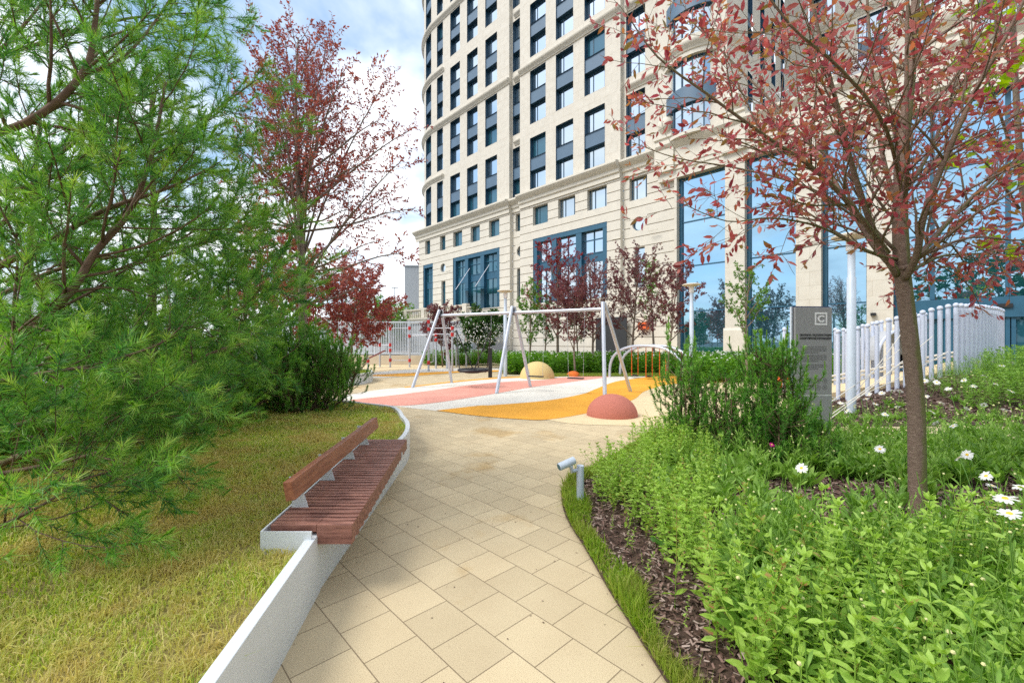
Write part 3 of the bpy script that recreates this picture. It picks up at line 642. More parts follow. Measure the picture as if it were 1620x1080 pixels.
for i, (p, q, r_) in enumerate(slots):
    wf = (lambda rr: (lambda s, z, d=0.0: W(s, z, d - rr, True)))(r_); wf.st = 1
    window(wf, (p, q, 5.9, 9.1), 0, .35, (), dim=i < 2, extra_depth_stone=True)
# three-part tall windows
for i, (p, q, r_) in enumerate(bigw):
    m = MB(); wd = q - p; z0, z1 = 5.3, 11.65
    reveal(m, Wst, (p + .004, q - .004, z0, z1 - .004), -.004, .5)
    if i == 0: bays = [(p + .25, q - .2)]
    else:
        e = wd * .055; g = wd * .075; bw = (wd - 2 * e - 2 * g); bays = []; x = p + e
        for f in (.29, .36, .35): bays.append((x, x + bw * f)); x += bw * f + g
    segs = [p] + [v for b_ in bays for v in b_] + [q]
    for a, b in zip(segs[::2], segs[1::2]): bar(m, Wst, a + .01, b - .01, z0, z1 - .45, -.06, -.46)
    bar(m, Wst, p + .01, q - .01, z1 - .44, z1 - .01, -.04, -.46)
    for a, b in bays: bar(m, Wst, a, b, 8.55, 9.25, -.40, -.46)
    fr = m.build('tall_window', M['petrol'], bld)
    for a, b in bays:
        k = MB(); c = (a + b) / 2
        for z in (8.5, 9.25, 10.4): bar(k, Wst, a + .02, b - .02, z, z + .08, -.36, -.45)
        bar(k, Wst, c - .035, c + .035, 9.33, 11.2, -.37, -.45); bar(k, Wst, c - .035, c + .035, z0, 8.5, -.37, -.45)
        k.build('mullion', M['petrol'], fr)
        g = MB(); face(g, Wst, a, b, z0, 11.22, -.44); g.build('glass', M['glass'] if i == 2 else M['glass_dim'], fr)
m = MB(); rest.build('window', M['bluedark'], bld)['kind'] = 'stuff'; restg.build('glass', M['glass'], bld)['kind'] = 'stuff'
for s, z in ((U(793), 9.9), (U(706), 10.2), (U(1025), 10.1), (U(968), 10.0)):
    k = MB(); bar(k, Wst, s, s + .8, z, z + .07, .05 - (REC if s > 5 else 0), -(REC if s > 5 else 0) - .02); k.build('wall_light', M['trim'], bld)
# glass canopy above the terrace door
cn = MB(); sC0 = U(735); cn.add([Wst(sC0, 7.6, .02), Wst(sC0 + 5.5, 7.6, .02), Wst(sC0 + 5.5, 7.3, 2.2), Wst(sC0, 7.3, 2.2)], [(0, 1, 2, 3)])
co1 = cn.build('door_canopy', M['glass'], bld); k = MB()
for s in (sC0 + 1, sC0 + 4.5): k.tube([Wst(s, 10.0, .03), Wst(s, 7.4, 2.0)], .04, 6)
k.build('canopy_rod', M['steel'], co1)

# rounded bay above the hall
bs, br = U(1092), 2.75; bc = P0 + TV * bs + NV * 1.9
def Wb(s, z, d=0.0):                     # s is angle
    v = TV * math.sin(s) + OUT * math.cos(s); p = bc + v * (br + d); return Vector((p.x, p.y, z))
def arc(m, a0, a1, prof, n, mi=0):
    k = len(prof); v = [Wb(a0 + (a1 - a0) * i / n, z, d) for i in range(n + 1) for d, z in prof]
    m.add(v, [(i * k + j, (i + 1) * k + j, (i + 1) * k + (j + 1) % k, i * k + (j + 1) % k) for i in range(n) for j in range(k)] + [tuple(range(k)), tuple(reversed([n * k + j for j in range(k)]))], mi)
A0, A1 = R(-88), R(88); m = MB(); wA = R(62)
for a, b in ((A0, -wA), (wA, A1)): arc(m, a, b, [(0, 16.2), (0, ZTOP), (-.5, ZTOP), (-.5, 16.2)], 5)
for k in range(-1, 6):
    z = 21.65 + 6.6 * k; arc(m, -wA, wA, [(0, max(z, 16.2)), (0, z + 1.37), (-.5, z + 1.37), (-.5, max(z, 16.2))], 14)
m.build('bay_wall', M['trim'], bld, True)
for k in range(0, 6):
    z0, z1 = PR[k]
    m = MB(); arc(m, -wA, wA, [(-.12, z0 + 2.0), (-.12, z1 - 2.0), (-.3, z1 - 2.0), (-.3, z0 + 2.0)], 14); m.build('bay_spandrel', M['blue'], bld, True)
    m = MB(); arc(m, A0, A1, [(d * .9 - .01, z1 + .28 + y) for d, y in corn], 18); m.build('bay_cornice', M['trim'], bld, True)
    for c, e in ((z0, z0 + 2.0), (z1 - 2.0, z1)):
        m = MB(); nb = 7
        for i in range(nb + 1):
            a = -wA + 2 * wA * i / nb; arc(m, a - .018, a + .018, [(-.28, c), (-.28, e), (-.4, e), (-.4, c)], 1)
        arc(m, -wA, wA, [(-.3, c), (-.3, c + .08), (-.4, c + .08), (-.4, c)], 14); arc(m, -wA, wA, [(-.3, e - .08), (-.3, e), (-.4, e), (-.4, e - .08)], 14)
        o = m.build('bay_window', M['bluedark'], bld); g = MB()
        for i in range(nb): a, b = -wA + 2 * wA * i / nb, -wA + 2 * wA * (i + 1) / nb; g.quad(Wb(a, c, -.36), Wb(b, c, -.36), Wb(b, e, -.36), Wb(a, e, -.36))
        g.build('glass', M['glass'], o)
# return wall and rear wing above the terrace
sE = U(1150); m = MB(); Wq = lambda s, z, d=0.0: (lambda p: Vector((p.x, p.y, z)))(P0 + TV * (sE + d) + NV * s); Wq.st = 1
hs = [(a, a + 1.1, z0, z1) for a in (1.2, 4.0, 6.8, 9.6, 12.2) for z0, z1 in PR]
holed(m, Wq, .0, 14.7, 16, ZTOP, hs, 0)
m2 = MB(); p = lambda s: P0 + TV * s
m.quad(Vector((*(p(U(1041)) )[:2], 16)), Vector((*(p(sE))[:2], 16)), Vector((*(p(sE))[:2], ZTOP)), Vector((*(p(U(1041)))[:2], ZTOP)))
m.build('return_wall', [M['stone'], M['groove']], bld)
for a in (1.2, 4.0, 6.8, 9.6, 12.2):
    for k in range(0, 4):
        z0, z1 = PR[k]
        for c, e in ((z0, z0 + 2), (z1 - 2, z1)): window(Wq, (a, a + 1.1, c, e), 0, .3, (.5,))
        q = MB(); sweep(q, Wq, a + .01, a + 1.09, [(-.1, z0 + 2.01), (-.1, z1 - 2.01), (-.25, z1 - 2.01), (-.25, z0 + 2.01)]); q.build('spandrel', M['blue'], bld)
Ww = lambda s, z, d=0.0: (lambda q_: Vector((q_.x, q_.y, z)))(P0 + TV * s + NV * (14.7 - d)); Ww.st = 1
m = MB(); hs = []
for i in range(9):
    s = sE + 1.5 + i * 3.4
    for z0, z1 in PR: hs.append((s, s + 1.9, z0, z1))
holed(m, Ww, sE, sE + 34, 16, ZTOP, hs); m.build('rear_wing_wall', [M['stone'], M['groove']], bld)
for i in range(5):
    s = sE + 1.5 + i * 3.4
    for k in range(2):
        z0, z1 = PR[k]
        for c, e in ((z0, z0 + 2), (z1 - 2, z1)): window(Ww, (s, s + 1.9, c, e), 0, .3, (.3, .7))
fr = MB(); frg = MB()
for h in hs:
    bar(fr, Ww, h[0], h[1], h[2] + 2.0, h[3] - 2.0, -.12, -.3); face(frg, Ww, h[0], h[1], h[2], h[3], -.38)
fr.build('spandrel', M['blue'], bld)['kind'] = 'stuff'; frg.build('glass', M['glass'], bld)['kind'] = 'stuff'
for zc in (21.9, 28.4, 35): m = MB(); sweep(m, Ww, sE, sE + 34, [(d * .9 - .01, zc + y) for d, y in corn]); m.build('cornice', M['trim'], bld, True)

# ---- the glazed hall
zG = 13.62; piers = [(U(1066.5), U(1070.5)), (U(1147), U(1178)), (U(1259), U(1299)), (U(1371), U(1413))]
sEnd = U(1900)
def pier(a, b):
    m = MB(); 
    for i, d in enumerate((0.0,)):
        face(m, Wst, a, b, 1.3, zG, -REC * 0 + .0); m.quad(Wst(a, 0, 0), Wst(a, 0, -.9), Wst(a, zG, -.9), Wst(a, zG, 0), 0, [(a, 0), (a + .9, 0), (a + .9, zG), (a, zG)])
        m.quad(Wst(b, 0, -.9), Wst(b, 0, 0), Wst(b, zG, 0), Wst(b, zG, -.9), 0, [(b, 0), (b + .9, 0), (b + .9, zG), (b, zG)])
    m.build('pier', [M['stone'], M['groove']], bld)
    m = MB(); sweep(m, Wst, a - .08, b + .08, [(.10, 0), (.10, 2.35), (.04, 2.5), (-.8, 2.5), (-.8, 0)]); m.build('pier_base', M['trim'], bld)
for a, b in piers: pier(a, b)
gaps = [(piers[0][1], piers[1][0], ()), (piers[1][1], piers[2][0], ()), (piers[2][1], piers[3][0], ()), (piers[3][1], sEnd, (U(1474), U(1596), U(1720)))]
for gi, (a, b, mu) in enumerate(gaps):
    m = MB(); Z0 = 0.05
    bar(m, Wst, a, a + .22, Z0, zG, -.42, -.62); bar(m, Wst, b - .08, b, Z0, zG, -.5, -.62); bar(m, Wst, a + .22, b - .08, zG - .1, zG, -.5, -.62); bar(m, Wst, a + .22, b - .08, Z0, Z0 + .15, -.5, -.62)
    for s in mu: bar(m, Wst, s - .09, s + .09, (3.75 if gi == 3 else Z0), zG - .1, -.46, -.61)
    for z in ((3.8, 7.1, 10.35) if gi < 3 else (7.1, 10.35)): bar(m, Wst, a + .22, b - .08, z - .04, z + .04, -.5, -.6)
    o = m.build('hall_window', M['petrol'], bld)
    g = MB(); ss = [a] + list(mu) + [b]
    for p_, q_ in zip(ss[:-1], ss[1:]): face(g, Wst, p_, q_, .05 if gi < 3 else 3.4, zG, -.57)
    g.build('glass', M['glass_hall'], o)
# entrance band and doors under the large glass
m = MB(); bar(m, Wst, piers[3][1], sEnd, 2.75, 3.72, -.30, -.66); m.build('entrance_band', M['petrol'], bld)
for i, x in enumerate((1440, 1500, 1560, 1600, 1680)):
    m = MB(); a = U(x); b = a + (U((1500, 1560, 1600, 1680, 1780)[i]) - a)
    bar(m, Wst, a + .02, a + .16, 0, 2.74, -.4, -.6); bar(m, Wst, b - .16, b - .02, 0, 2.74, -.4, -.6); bar(m, Wst, a + .16, b - .16, .02, .2, -.4, -.6)
    o = m.build('door', M['petrol'], bld); g = MB(); face(g, Wst, a + .16, b - .16, .2, 2.74, -.5); g.build('glass', M['glass_dim'], o)
for x in (1533, 1590): m = MB(); s = U(x); bar(m, Wst, s - .25, s + .25, 3.2, 3.38, -.2, -.31); m.build('door_sensor', M['black'], bld)
m = MB(); s = U(1378); bar(m, Wst, s, s + .22, 3.0, 3.15, .25, -.02); m.build('security_camera', M['black'], bld)
# entablature, parapet and ball finials
ent = [(-.6, zG), (.02, zG), (.02, zG + .55), (.10, zG + .60), (.10, zG + .85), (.16, zG + .9), (.16, zG + 2.1), (.36, zG + 2.3), (.5, zG + 2.5), (.5, zG + 2.66), (-.6, zG + 2.7)]
m = MB(); sweep(m, Wst, U(1041), sEnd, ent); m.build('entablature', M['trim'], bld, True, auto=25)
m = MB(); m.quad(Wst(U(1041), zG + 2.69, -.5), Wst(sEnd, zG + 2.69, -.5), Wst(sEnd, zG + 2.69, -14.8), Wst(U(1041), zG + 2.69, -14.8)); m.build('terrace_roof', M['trim'], bld)
for x in (1053, 1162, 1296, 1500):
    s = U(x); m = MB(); sweep(m, Wst, s - .75, s + .75, [(.3, zG + .62), (.3, zG + 3.0), (.42, zG + 3.05), (.42, zG + 3.2), (-.75, zG + 3.2), (-.75, zG + .62)]); m.build('parapet_pier', M['trim'], bld)
    m = MB(); c = Wst(s, zG + 4.15, -.15); m.lathe(c, [(.26, -.95), (.30, -.85), (.16, -.72), (.18, -.62), (.30, -.55)], 20)
    m.sphere(c, .62, 24); m.build('ball_finial', M['trim'], bld, True)
m = MB(); s0 = U(1170); 
for i in range(9): m.tube([Wst(s0 + i * 1.1, zG + 2.7, -.6), Wst(s0 + i * 1.1, zG + 3.75, -.6)], .02, 5)
m.tube([Wst(s0, zG + 3.75, -.6), Wst(s0 + 9, zG + 3.75, -.6)], .025, 5); m.build('terrace_railing', M['steel'], bld)
# planter with heather-coloured plants on the terrace
tp = thing('terrace_planter', 'grey planter box with dusky purple shrub on the terrace above the hall', 'planter', tuple(Wst(U(1325), zG + 2.7, -1.6)))
m = MB(); s = U(1312); sweep(m, Wst, s, s + 2.6, [(-.9, zG + 2.71), (-.9, zG + 3.5), (-2.1, zG + 3.5), (-2.1, zG + 2.71)]); m.build('box', M['greywall'], tp)
n = 1500; pp = np.array([tuple(Wst(s + .2 + 2.2 * rng.random(), zG + 3.5 + rng.random() * 1.2, -1.0 - rng.random())) for _ in range(n)]); t = inst(LEAF4, pp, nr.normal(size=(n, 3)), .13); fast('foliage', t[0], t[1], M['plumdusk'], tp, t[2])
# balustraded terrace in front of the left part
ter = thing('terrace_wall', 'cream stone balustrade on a raised terrace wall in front of the building', 'terrace', tuple(Wst(-26, 0, 5)))
sT0, sT1, dT = -58.0, U(800), 5.0
m = MB(); sweep(m, Wst, sT0, sT1, [(dT, 3.55), (dT + .15, 3.6), (dT + .22, 3.9), (dT + .3, 4.05), (dT + .3, 4.2), (dT - .5, 4.25), (dT - .5, 3.55)]); m.build('cornice', M['trim'], ter)
m = MB(); sweep(m, Wst, sT0, sT1, [(dT - .05, 0), (dT - .05, 3.56), (.0, 3.56), (.0, 0)]); m.build('retaining_wall', M['greywall'], ter)
m = MB(); sweep(m, Wst, sT0, sT1, [(dT + .12, 5.05), (dT + .15, 5.12), (dT + .15, 5.22), (dT - .25, 5.22), (dT - .25, 5.05)]); m.build('hand_rail', M['trim'], ter)
s = sT1 - .4; k = 0
while s > -52:
    if k % 9 == 0:
        m = MB(); bar(m, Wst, s - .32, s + .32, 4.25, 5.3, dT + .14, dT - .28); m.build('baluster_pier', M['trim'], ter)
    k += 1; s -= .42
m = MB(); s = sT1 - .4; k = 0
while s > -46:
    if k % 9: m.lathe(Wst(s, 4.25, dT - .05), [(.10, 0), (.10, .08), (.05, .12), (.11, .3), (.06, .55), (.06, .66), (.10, .7), (.10, .8)], 8)
    k += 1; s -= .42
m.build('balusters', M['trim'], ter, True)
m = MB(); m.quad(Wst(sT0, 4.22, dT - .4), Wst(sT1, 4.22, dT - .4), Wst(sT1, 4.22, 0), Wst(sT0, 4.22, 0)); m.build('terrace_floor', M['trim'], ter)
# panel right of terrace, doorway shade put into its colour; red sign patch
m = MB(); s = U(985); bar(m, Wst, s - 2.6, s + .4, 0, 3.6, .06, -.02); tag(m.build('doorway_shade_panel', M['shadefill'], bld), None)
m = MB(); bar(m, Wst, U(1010), U(1023), 2.55, 3.1, .08, -.4); m.build('red_notice', M['ropeorange'], bld)
# ---------------------------------------------------------------- bench
bn = thing('bench', 'slatted dark wood bench with low back rest set into the planter wall', 'bench', (-1.4, 3.9, 0))
def lerp(a, b, t): return a + (b - a) * t
ns = 38
sm = [MB(), MB()]
for i in range(ns):
    t = (i + .5) / ns; y = lerp(2.70, 5.09, t); xl = lerp(-1.515, -1.725, t); xr = lerp(-1.005, -1.245, t)
    th = .038 if (i % 3) else .047; h0 = .325 if i % 2 == 0 else .335
    ang = math.atan2(-.012, .5); dz = rng.uniform(-.002, .002)
    if i == 0: th = .06
    rot = Matrix.Rotation(rng.uniform(-.004, .004), 3, 'Z')
    # flat slat over the seat, deep block at the path end
    L = xr - xl; mI = sm[0]
    xm = lerp(-1.24, -1.37, t) + .012
    mI.box(((xl + xm) / 2, y, .425 + dz), (xm - xl, th, .045), rot)
    mI.box(((xm + xr) / 2 + .001, y, (.448 + h0) / 2 + dz), (xr - xm, th, .448 - h0), rot)
sm[0].build('seat', M['wood'], bn, bevel=.003)
m = MB(); m.box((-1.50, 3.86, .655), (.062, 2.30, .125), Matrix.Rotation(R(4.6), 3, 'Z') @ Matrix.Rotation(R(-9), 3, 'Y')); 
br_ = m.build('backrest', M['woodb'], bn, bevel=.006)
for bx, by in ((-1.475, 2.99), (-1.535, 3.58), (-1.60, 4.22), (-1.655, 4.80)):
    m = MB(); v = []
    for z, x, wv in ((.447, 0, .115), (.56, -.012, .07), (.66, -.045, .06)):
        for sx in (-1, 1): v.append((bx + x - .02 + sx * wv / 2 + .02, z))
    ring = [v[0], v[1], v[3], v[5], v[4], v[2]]
    n = 6; vs_ = [(x, by - .005, z) for x, z in ring] + [(x, by + .005, z) for x, z in ring]
    m.add(vs_, [tuple(range(n)), tuple(range(2 * n - 1, n - 1, -1))] + [(i, n + i, n + (i + 1) % n, (i + 1) % n) for i in range(n)])
    m.build('back_support', M['kerb'], bn)
m = MB()
for t in (.15, .5, .85): m.box((lerp(-1.27, -1.45, t), lerp(2.8, 5.0, t), .37), (.46, .05, .05))
m.build('under_frame', M['steel'], bn)

# ---------------------------------------------------------------- round planter further off
rp = thing('round_planter', 'round pale planter of grass with a curved dark wood bench in the distance', 'planter', (-8.3, 16.7, 0))
m = MB(); c0 = Vector((-8.3, 16.7, 0)); rr = 2.75
m.lathe(c0, [(rr - .08, 0), (rr, 0), (rr, .40), (rr - .07, .40), (rr - .07, .2)], 64); m.build('planter_wall', M['kerb'], rp, True, auto=30)
m = MB(); m.lathe(c0, [(rr - .08, .33), (rr - 1.2, .36), (.01, .42)], 40); m.build('turf', M['turfsoil'], rp, True)
n = 26000; a = nr.uniform(0, 2 * PI, n); q = (rr - .1) * np.sqrt(nr.random(n)); t = inst(NEED, np.stack([c0.x + q * np.cos(a), c0.y + q * np.sin(a), .33 + .05 * (1 - q / rr)], 1), np.stack([nr.normal(0, .35, n), nr.normal(0, .35, n), np.ones(n)], 1), nr.uniform(.06, .13, n), width=.022)
tag(fast('grass', t[0], t[1], M['edgegrass'], rp, t[2]), kind='stuff')
m = MB(); seg = []
for i in range(26):
    an = R(-128 + i * 2.2); ra = rr + .1; p = c0 + Vector((math.cos(an), math.sin(an), 0)) * (ra - .12); m.box((p.x, p.y, .42), (.5, .075, .11), Matrix.Rotation(an, 3, 'Z'))
m.build('bench_slats', M['wood'], rp)

# ---------------------------------------------------------------- spot light on a short post
sp = thing('garden_spotlight', 'grey cylinder spotlight tilted on a short post at the path edge', 'light', G(918, 802))
b = G(918, 802); m = MB(); m.tube([b, b + Vector((0, 0, .405))], .0355, 24); m.build('post', M['lamp'], sp, True, .002)
hc = Q(896.5, 733, 4.10); ax = (Q(910, 727, 4.10) - Q(884, 739, 4.03)).normalized()
m = MB(); m.tube([hc - ax * .088, hc - ax * .086, hc + ax * .086, hc + ax * .088], [.033, .037, .037, .033], 24); hd = m.build('lamp_head', M['lamp'], sp, True)
m = MB(); m.tube([hc - ax * .0885, hc - ax * .0905], .030, 20); m.build('lens', M['glass_dim'], hd)
m = MB(); m.tube([b + Vector((-.01, 0, .365)), Q(905, 745, 4.13), Q(903.5, 738, 4.11), hc], [.014, .02, .02, .012], 10); m.build('bracket', M['lamp'], sp, True)

# small square ground light in the bed
gl = thing('ground_light', 'small grey square light half hidden in the flower bed below the sign', 'light', G(1278, 740))
b = G(1278, 740); m = MB(); m.box((b.x, b.y, .13), (.17, .12, .14), Matrix.Rotation(R(12), 3, 'Z')); m.build('housing', M['lamp'], gl, bevel=.01)
m = MB(); m.tube([(b.x, b.y, 0), (b.x, b.y, .07)], .02, 8); m.build('stake', M['steel'], gl)

# ---------------------------------------------------------------- swing set
f1, r1, f2, r2, f3, r3 = G(652.6, 613.3), G(714.3, 605.2), G(785.5, 622.5), G(839, 612), G(957, 633), G(997.5, 619.7)
ss = thing('swing_set', 'long silver swing frame of three leaning leg pairs and a round top bar', 'swing', tuple((f2 + r2) / 2))
ztop = 2.68; tops = [Q(697, 491.6, 15.6), Q(809.4, 483, 13.75), Q(952.8, 475, 12.1)]
mids = [(f1 + r1) / 2, (f2 + r2) / 2, (f3 + r3) / 2]
tp_ = []
for t_, px in zip(mids, (697.5, 809.8, 953.5)):
    Y = t_.y; tp_.append(Vector(((px - 810) / 680 * Y, Y, ztop)))
# straight bar through first and last top
d_ = (tp_[2] - tp_[0]); tp_[1] = tp_[0] + d_ * ((tp_[1] - tp_[0]).dot(d_) / d_.dot(d_))
barv = d_.normalized(); pr = Vector((-barv.y, barv.x, 0))
m = MB(); m.tube([tp_[0] - Vector((0, 0, .13)) + barv * .02, tp_[2] - Vector((0, 0, .13)) - barv * .02], .052, 16); m.build('top_bar', M['steel'], ss, True)
for (a_, b_), t_ in zip(((f1, r1), (f2, r2), (f3, r3)), tp_):
    for foot, sgn in ((a_, -1), (b_, 1)):
        off = (foot - t_); off.z = 0; off.normalize()
        m = MB(); m.tube([foot, t_ + off * .07 + Vector((0, 0, .07))], .056, 16); m.build('leg', M['steel'], ss, True)
    m = MB(); m.box(t_ - Vector((0, 0, .07)), (.05, .15, .28), Matrix.Rotation(math.atan2(barv.y, barv.x), 3, 'Z')); m.build('bracket', M['black'], ss, bevel=.01)
zb = ztop - .13
def onbar(px):                            # point on the bar seen at column px
    best = min(range(1001), key=lambda i: abs(810 + 680 * (tp_[0] + d_ * i / 1000).x / (tp_[0] + d_ * i / 1000).y - px)); p = tp_[0] + d_ * best / 1000; return Vector((p.x, p.y, zb))
def hangers(th, pts):
    m = MB()
    for p in pts: m.tube([p + Vector((0, 0, .075)) + barv * .045, p + Vector((0, 0, -.07)) + barv * .045], .012, 6); m.lathe(p + Vector((0, 0, -.02)), [(.058, -.04), (.066, -.03), (.066, .05), (.058, .06)], 12)
    return m
def chain(m, a, b, r=.008):
    L = (b - a).length; n = max(2, int(L / .055))
    for i in range(n):
        t0, t1 = i / n, (i + .9) / n; m.tube([a.lerp(b, t0), a.lerp(b, t1)], r * (1.25 if i % 2 else .75), 4)
nest = thing('nest_swing', 'round black nest swing hanging from four ropes under the first bay of the silver frame', 'swing')
pa, pb = onbar(722), onbar(777); cn_ = (pa + pb) / 2; sc_ = Vector((cn_.x, cn_.y, .60)); nest.location = sc_
def ring(c, R_, r, n=40, tilt=0):
    mm_ = MB(); v = []
    for i in range(n):
        a = 2 * PI * i / n
        for j in range(8):
            b = 2 * PI * j / 8; v.append((c.x + (R_ + r * math.cos(b)) * math.cos(a), c.y + (R_ + r * math.cos(b)) * math.sin(a), c.z + r * math.sin(b)))
    mm_.add(v, [(i * 8 + j, ((i + 1) % n) * 8 + j, ((i + 1) % n) * 8 + (j + 1) % 8, i * 8 + (j + 1) % 8) for i in range(n) for j in range(8)]); return mm_
ring(sc_, .50, .055).build('rim', M['black'], nest, True)
m = MB()
for i in range(-4, 5):
    k = math.sqrt(.25 - (i * .11) ** 2) if abs(i * .11) < .5 else 0
    for s_ in (0, 1):
        pts = [(sc_.x + (x if s_ else i * .11), sc_.y + (i * .11 if s_ else x), sc_.z - .05 * (1 - (x / .5) ** 2) - .02) for x in np.linspace(-k, k, 7)]; m.tube(pts, .013, 5)
m.build('net', M['black'], nest)
m = MB()
for pt, sg in ((pa, -1), (pb, 1)):
    kn = pt + Vector((0, 0, -.55)); chain(m, pt, kn)
m.build('chain', M['steel'], nest)
m = MB()
for pt, sg in ((pa, -1), (pb, 1)):
    kn = pt + Vector((0, 0, -.55))
    for q in (-1, 1): m.tube([kn, sc_ + barv * sg * .30 + pr * q * .40], .02, 6)
m.build('rope', M['black'], nest)
for lab, (xa, xb), xs in (('flat black swing seat on chains near the middle leg pair', (835, 861), 848), ('flat black swing seat on chains near the pink dome leg pair', (897, 925), 912)):
    a_, b_ = onbar(xa), onbar(xb); t = thing('belt_swing', lab, 'swing', ((a_.x + b_.x) / 2, (a_.y + b_.y) / 2, .48), 'flat swing seats')
    c_ = (a_ + b_) / 2; hw = (b_ - a_).length / 2; sa, sb_ = c_ - barv * .24, c_ + barv * .24; sa.z = sb_.z = .50
    m = MB(); m.box((c_.x, c_.y, .48), (.50, .18, .035), Matrix.Rotation(math.atan2(barv.y, barv.x), 3, 'Z')); m.build('seat', M['black'], t, bevel=.012)
    for p, q in ((a_, sa), (b_, sb_)): m = MB(); chain(m, p, q, .007); m.build('chain', M['steel'], t)
# ---------------------------------------------------------------- domes
def dome(px0, px1, ybase, ytop, mat, lab):
    yc = ybase - 3.5; Y = 1088 / (ybase - 540); r = (px1 - px0) / 2 / 680 * Y; Y += r * .75; r = (px1 - px0) / 2 / 680 * Y
    c = Vector((((px0 + px1) / 2 - 810) / 680 * Y, Y, 0)); h = H - (ytop - 540) / 680 * Y
    m = MB(); m.lathe(c, [(r * math.cos(a), max(0, h * math.sin(a))) for a in [i * PI / 2 / 14 for i in range(14)]] + [(.004, h)], 48)
    o = m.build('play_dome', mat, None, True, auto=80); tag(o, lab, 'dome', 'rubber play domes'); return o
dome(928.6, 1007.8, 662, 623, M['dome_pink'], 'terracotta pink rubber dome in front of the last swing leg')
dome(822.3, 877.3, 599.5, 571.5, M['dome_beige'], 'sand coloured rubber dome by the hedge behind the swings')
dome(896, 918, 595.5, 586.6, M['dome_orange'], 'small orange rubber dome half hidden behind the right swing seat')
dome(1086, 1098, 617, 608, M['dome_pink'], 'tiny terracotta ball dome beyond the tall pine shrub')
# ---------------------------------------------------------------- arch swing
A_, B_ = G(964.4, 596), G(1081.5, 605); ar = thing('arch_swing', 'low silver double arch climbing frame with orange hanging chains', 'swing', tuple((A_ + B_) / 2))
def archp(a, b, h, n=28, flat=.5):
    out = []
    for i in range(n + 1):
        t = PI * i / n; x = -math.cos(t); y = math.sin(t) ** .62 if 0 < t < PI else 0
        sx = math.copysign(abs(x) ** .88, x); p = a.lerp(b, (sx + 1) / 2); out.append(Vector((p.x, p.y, h * y)))
    return out
dd = (B_ - A_).normalized(); nn = Vector((-dd.y, dd.x, 0)) * 1.0
for o_, h in ((Vector((0, 0, 0)), 1.42), (nn * .8, 1.42)):
    m = MB(); m.tube(archp(A_ + o_, B_ + o_, h), .06, 12); m.build('arch', M['steel'], ar, True)
mid = (A_ + B_) / 2
for t in (.30, .5, .68):
    p = A_.lerp(B_, t) + nn * .4; p.z = 1.38; m = MB(); m.tube([p - nn * .4, p + nn * .4], .03, 8); m.build('cross_bar', M['steel'], ar)
    for q in (-.16, .16):
        m = MB(); a = p + nn * q * 1.5; b = Vector((a.x, a.y, .12 if t != .5 else .10))
        n = 22
        for i in range(n): m.tube([a.lerp(b, i / n), a.lerp(b, (i + .85) / n)], .022 if i % 2 else .014, 5)
        m.build('hanging_chain', M['ropeorange'], ar)
    m = MB(); m.lathe((p.x, p.y, .12), [(.03, -.04), (.16, -.03), (.17, .0), (.05, .03)], 16); m.build('foot_disc', M['black'], ar, True)
# ---------------------------------------------------------------- exercise frame
ex = thing('exercise_frame', 'silver outdoor exercise frame with red clamps and horizontal bars', 'exercise equipment', G(680, 582))
posts = {'a': (601, 580.5, 535), 'b': (617.4, 581, 515), 'c': (648, 581, 515), 'd': (678, 587, 503), 'e': (689.7, 582.4, 526.7), 'f': (715.6, 587.6, 517.6), 'g': (722, 580, 530), 'h': (737.7, 580.5, 519), 'i': (707, 583.5, 540)}
pp = {}
for k, (x, yb, yt) in posts.items():
    b = G(x, yb); zt = H + (540 - yt) / 680 * b.y; pp[k] = (b, zt); m = MB(); m.tube([b, Vector((b.x, b.y, zt))], .055, 10); m.build('post', M['steel'], ex, True)
def at(k, y): b, _ = pp[k]; return Vector((b.x, b.y, H + (540 - y) / 680 * b.y))
def clamp(k, y):
    p = at(k, y); m = MB(); m.lathe(p, [(.06, -.10), (.085, -.09), (.085, .09), (.06, .10)], 12); m.build('clamp', M['red'], ex)
for a, b, ya, yb in (('b', 'c', 519, 519), ('b', 'c', 570, 570), ('c', 'd', 529, 528), ('d', 'f', 519, 519), ('f', 'h', 517.5, 517.5), ('e', 'h', 537, 537), ('a', 'b', 545.5, 545.5), ('c', 'e', 531, 529.5), ('d', 'f', 528, 529), ('g', 'h', 530, 529), ('b', 'c', 556, 556)):
    m = MB(); m.tube([at(a, ya), at(b, yb)], .022, 8); m.build('bar', M['steel'], ex)
for k, y in (('b', 520), ('c', 519), ('c', 531.5), ('d', 509), ('d', 520.5), ('e', 529.5), ('e', 537.5), ('f', 519), ('f', 529), ('h', 518), ('h', 529), ('a', 545.5), ('b', 545.5), ('b', 569.5), ('c', 570), ('d', 573.5), ('h', 537.5), ('b', 554)): clamp(k, y)
m = MB(); p, q = at('d', 571), at('e', 571); m.tube([at('d', 530) + Vector((.25, 0, 0)), at('d', 572) + Vector((.25, 0, 0)), at('e', 573) - Vector((.35, 0, 0))], .02, 8); m.build('dip_bar', M['steel'], ex)
m = MB(); zc = at('e', 530); m.tube([zc + Vector((.45, 0, 0)), at('e', 566) + Vector((.45, 0, 0)), at('e', 570) + Vector((.55, 0, 0)), at('f', 570) - Vector((.3, 0, 0))], .02, 8); m.build('dip_bar', M['steel'], ex)
sb_ = thing('incline_bench', 'dark red sloping sit up bench beside the exercise frame', 'exercise equipment', G(575, 583))
a, b = Q(574, 571, 25.5), Q(609, 554.5, 26.6); dv_ = (b - a).normalized(); 
m = MB(); sd_ = Vector((0, 1, 0)) * .2; up_ = dv_.cross(Vector((0, 1, 0))).normalized() * .03
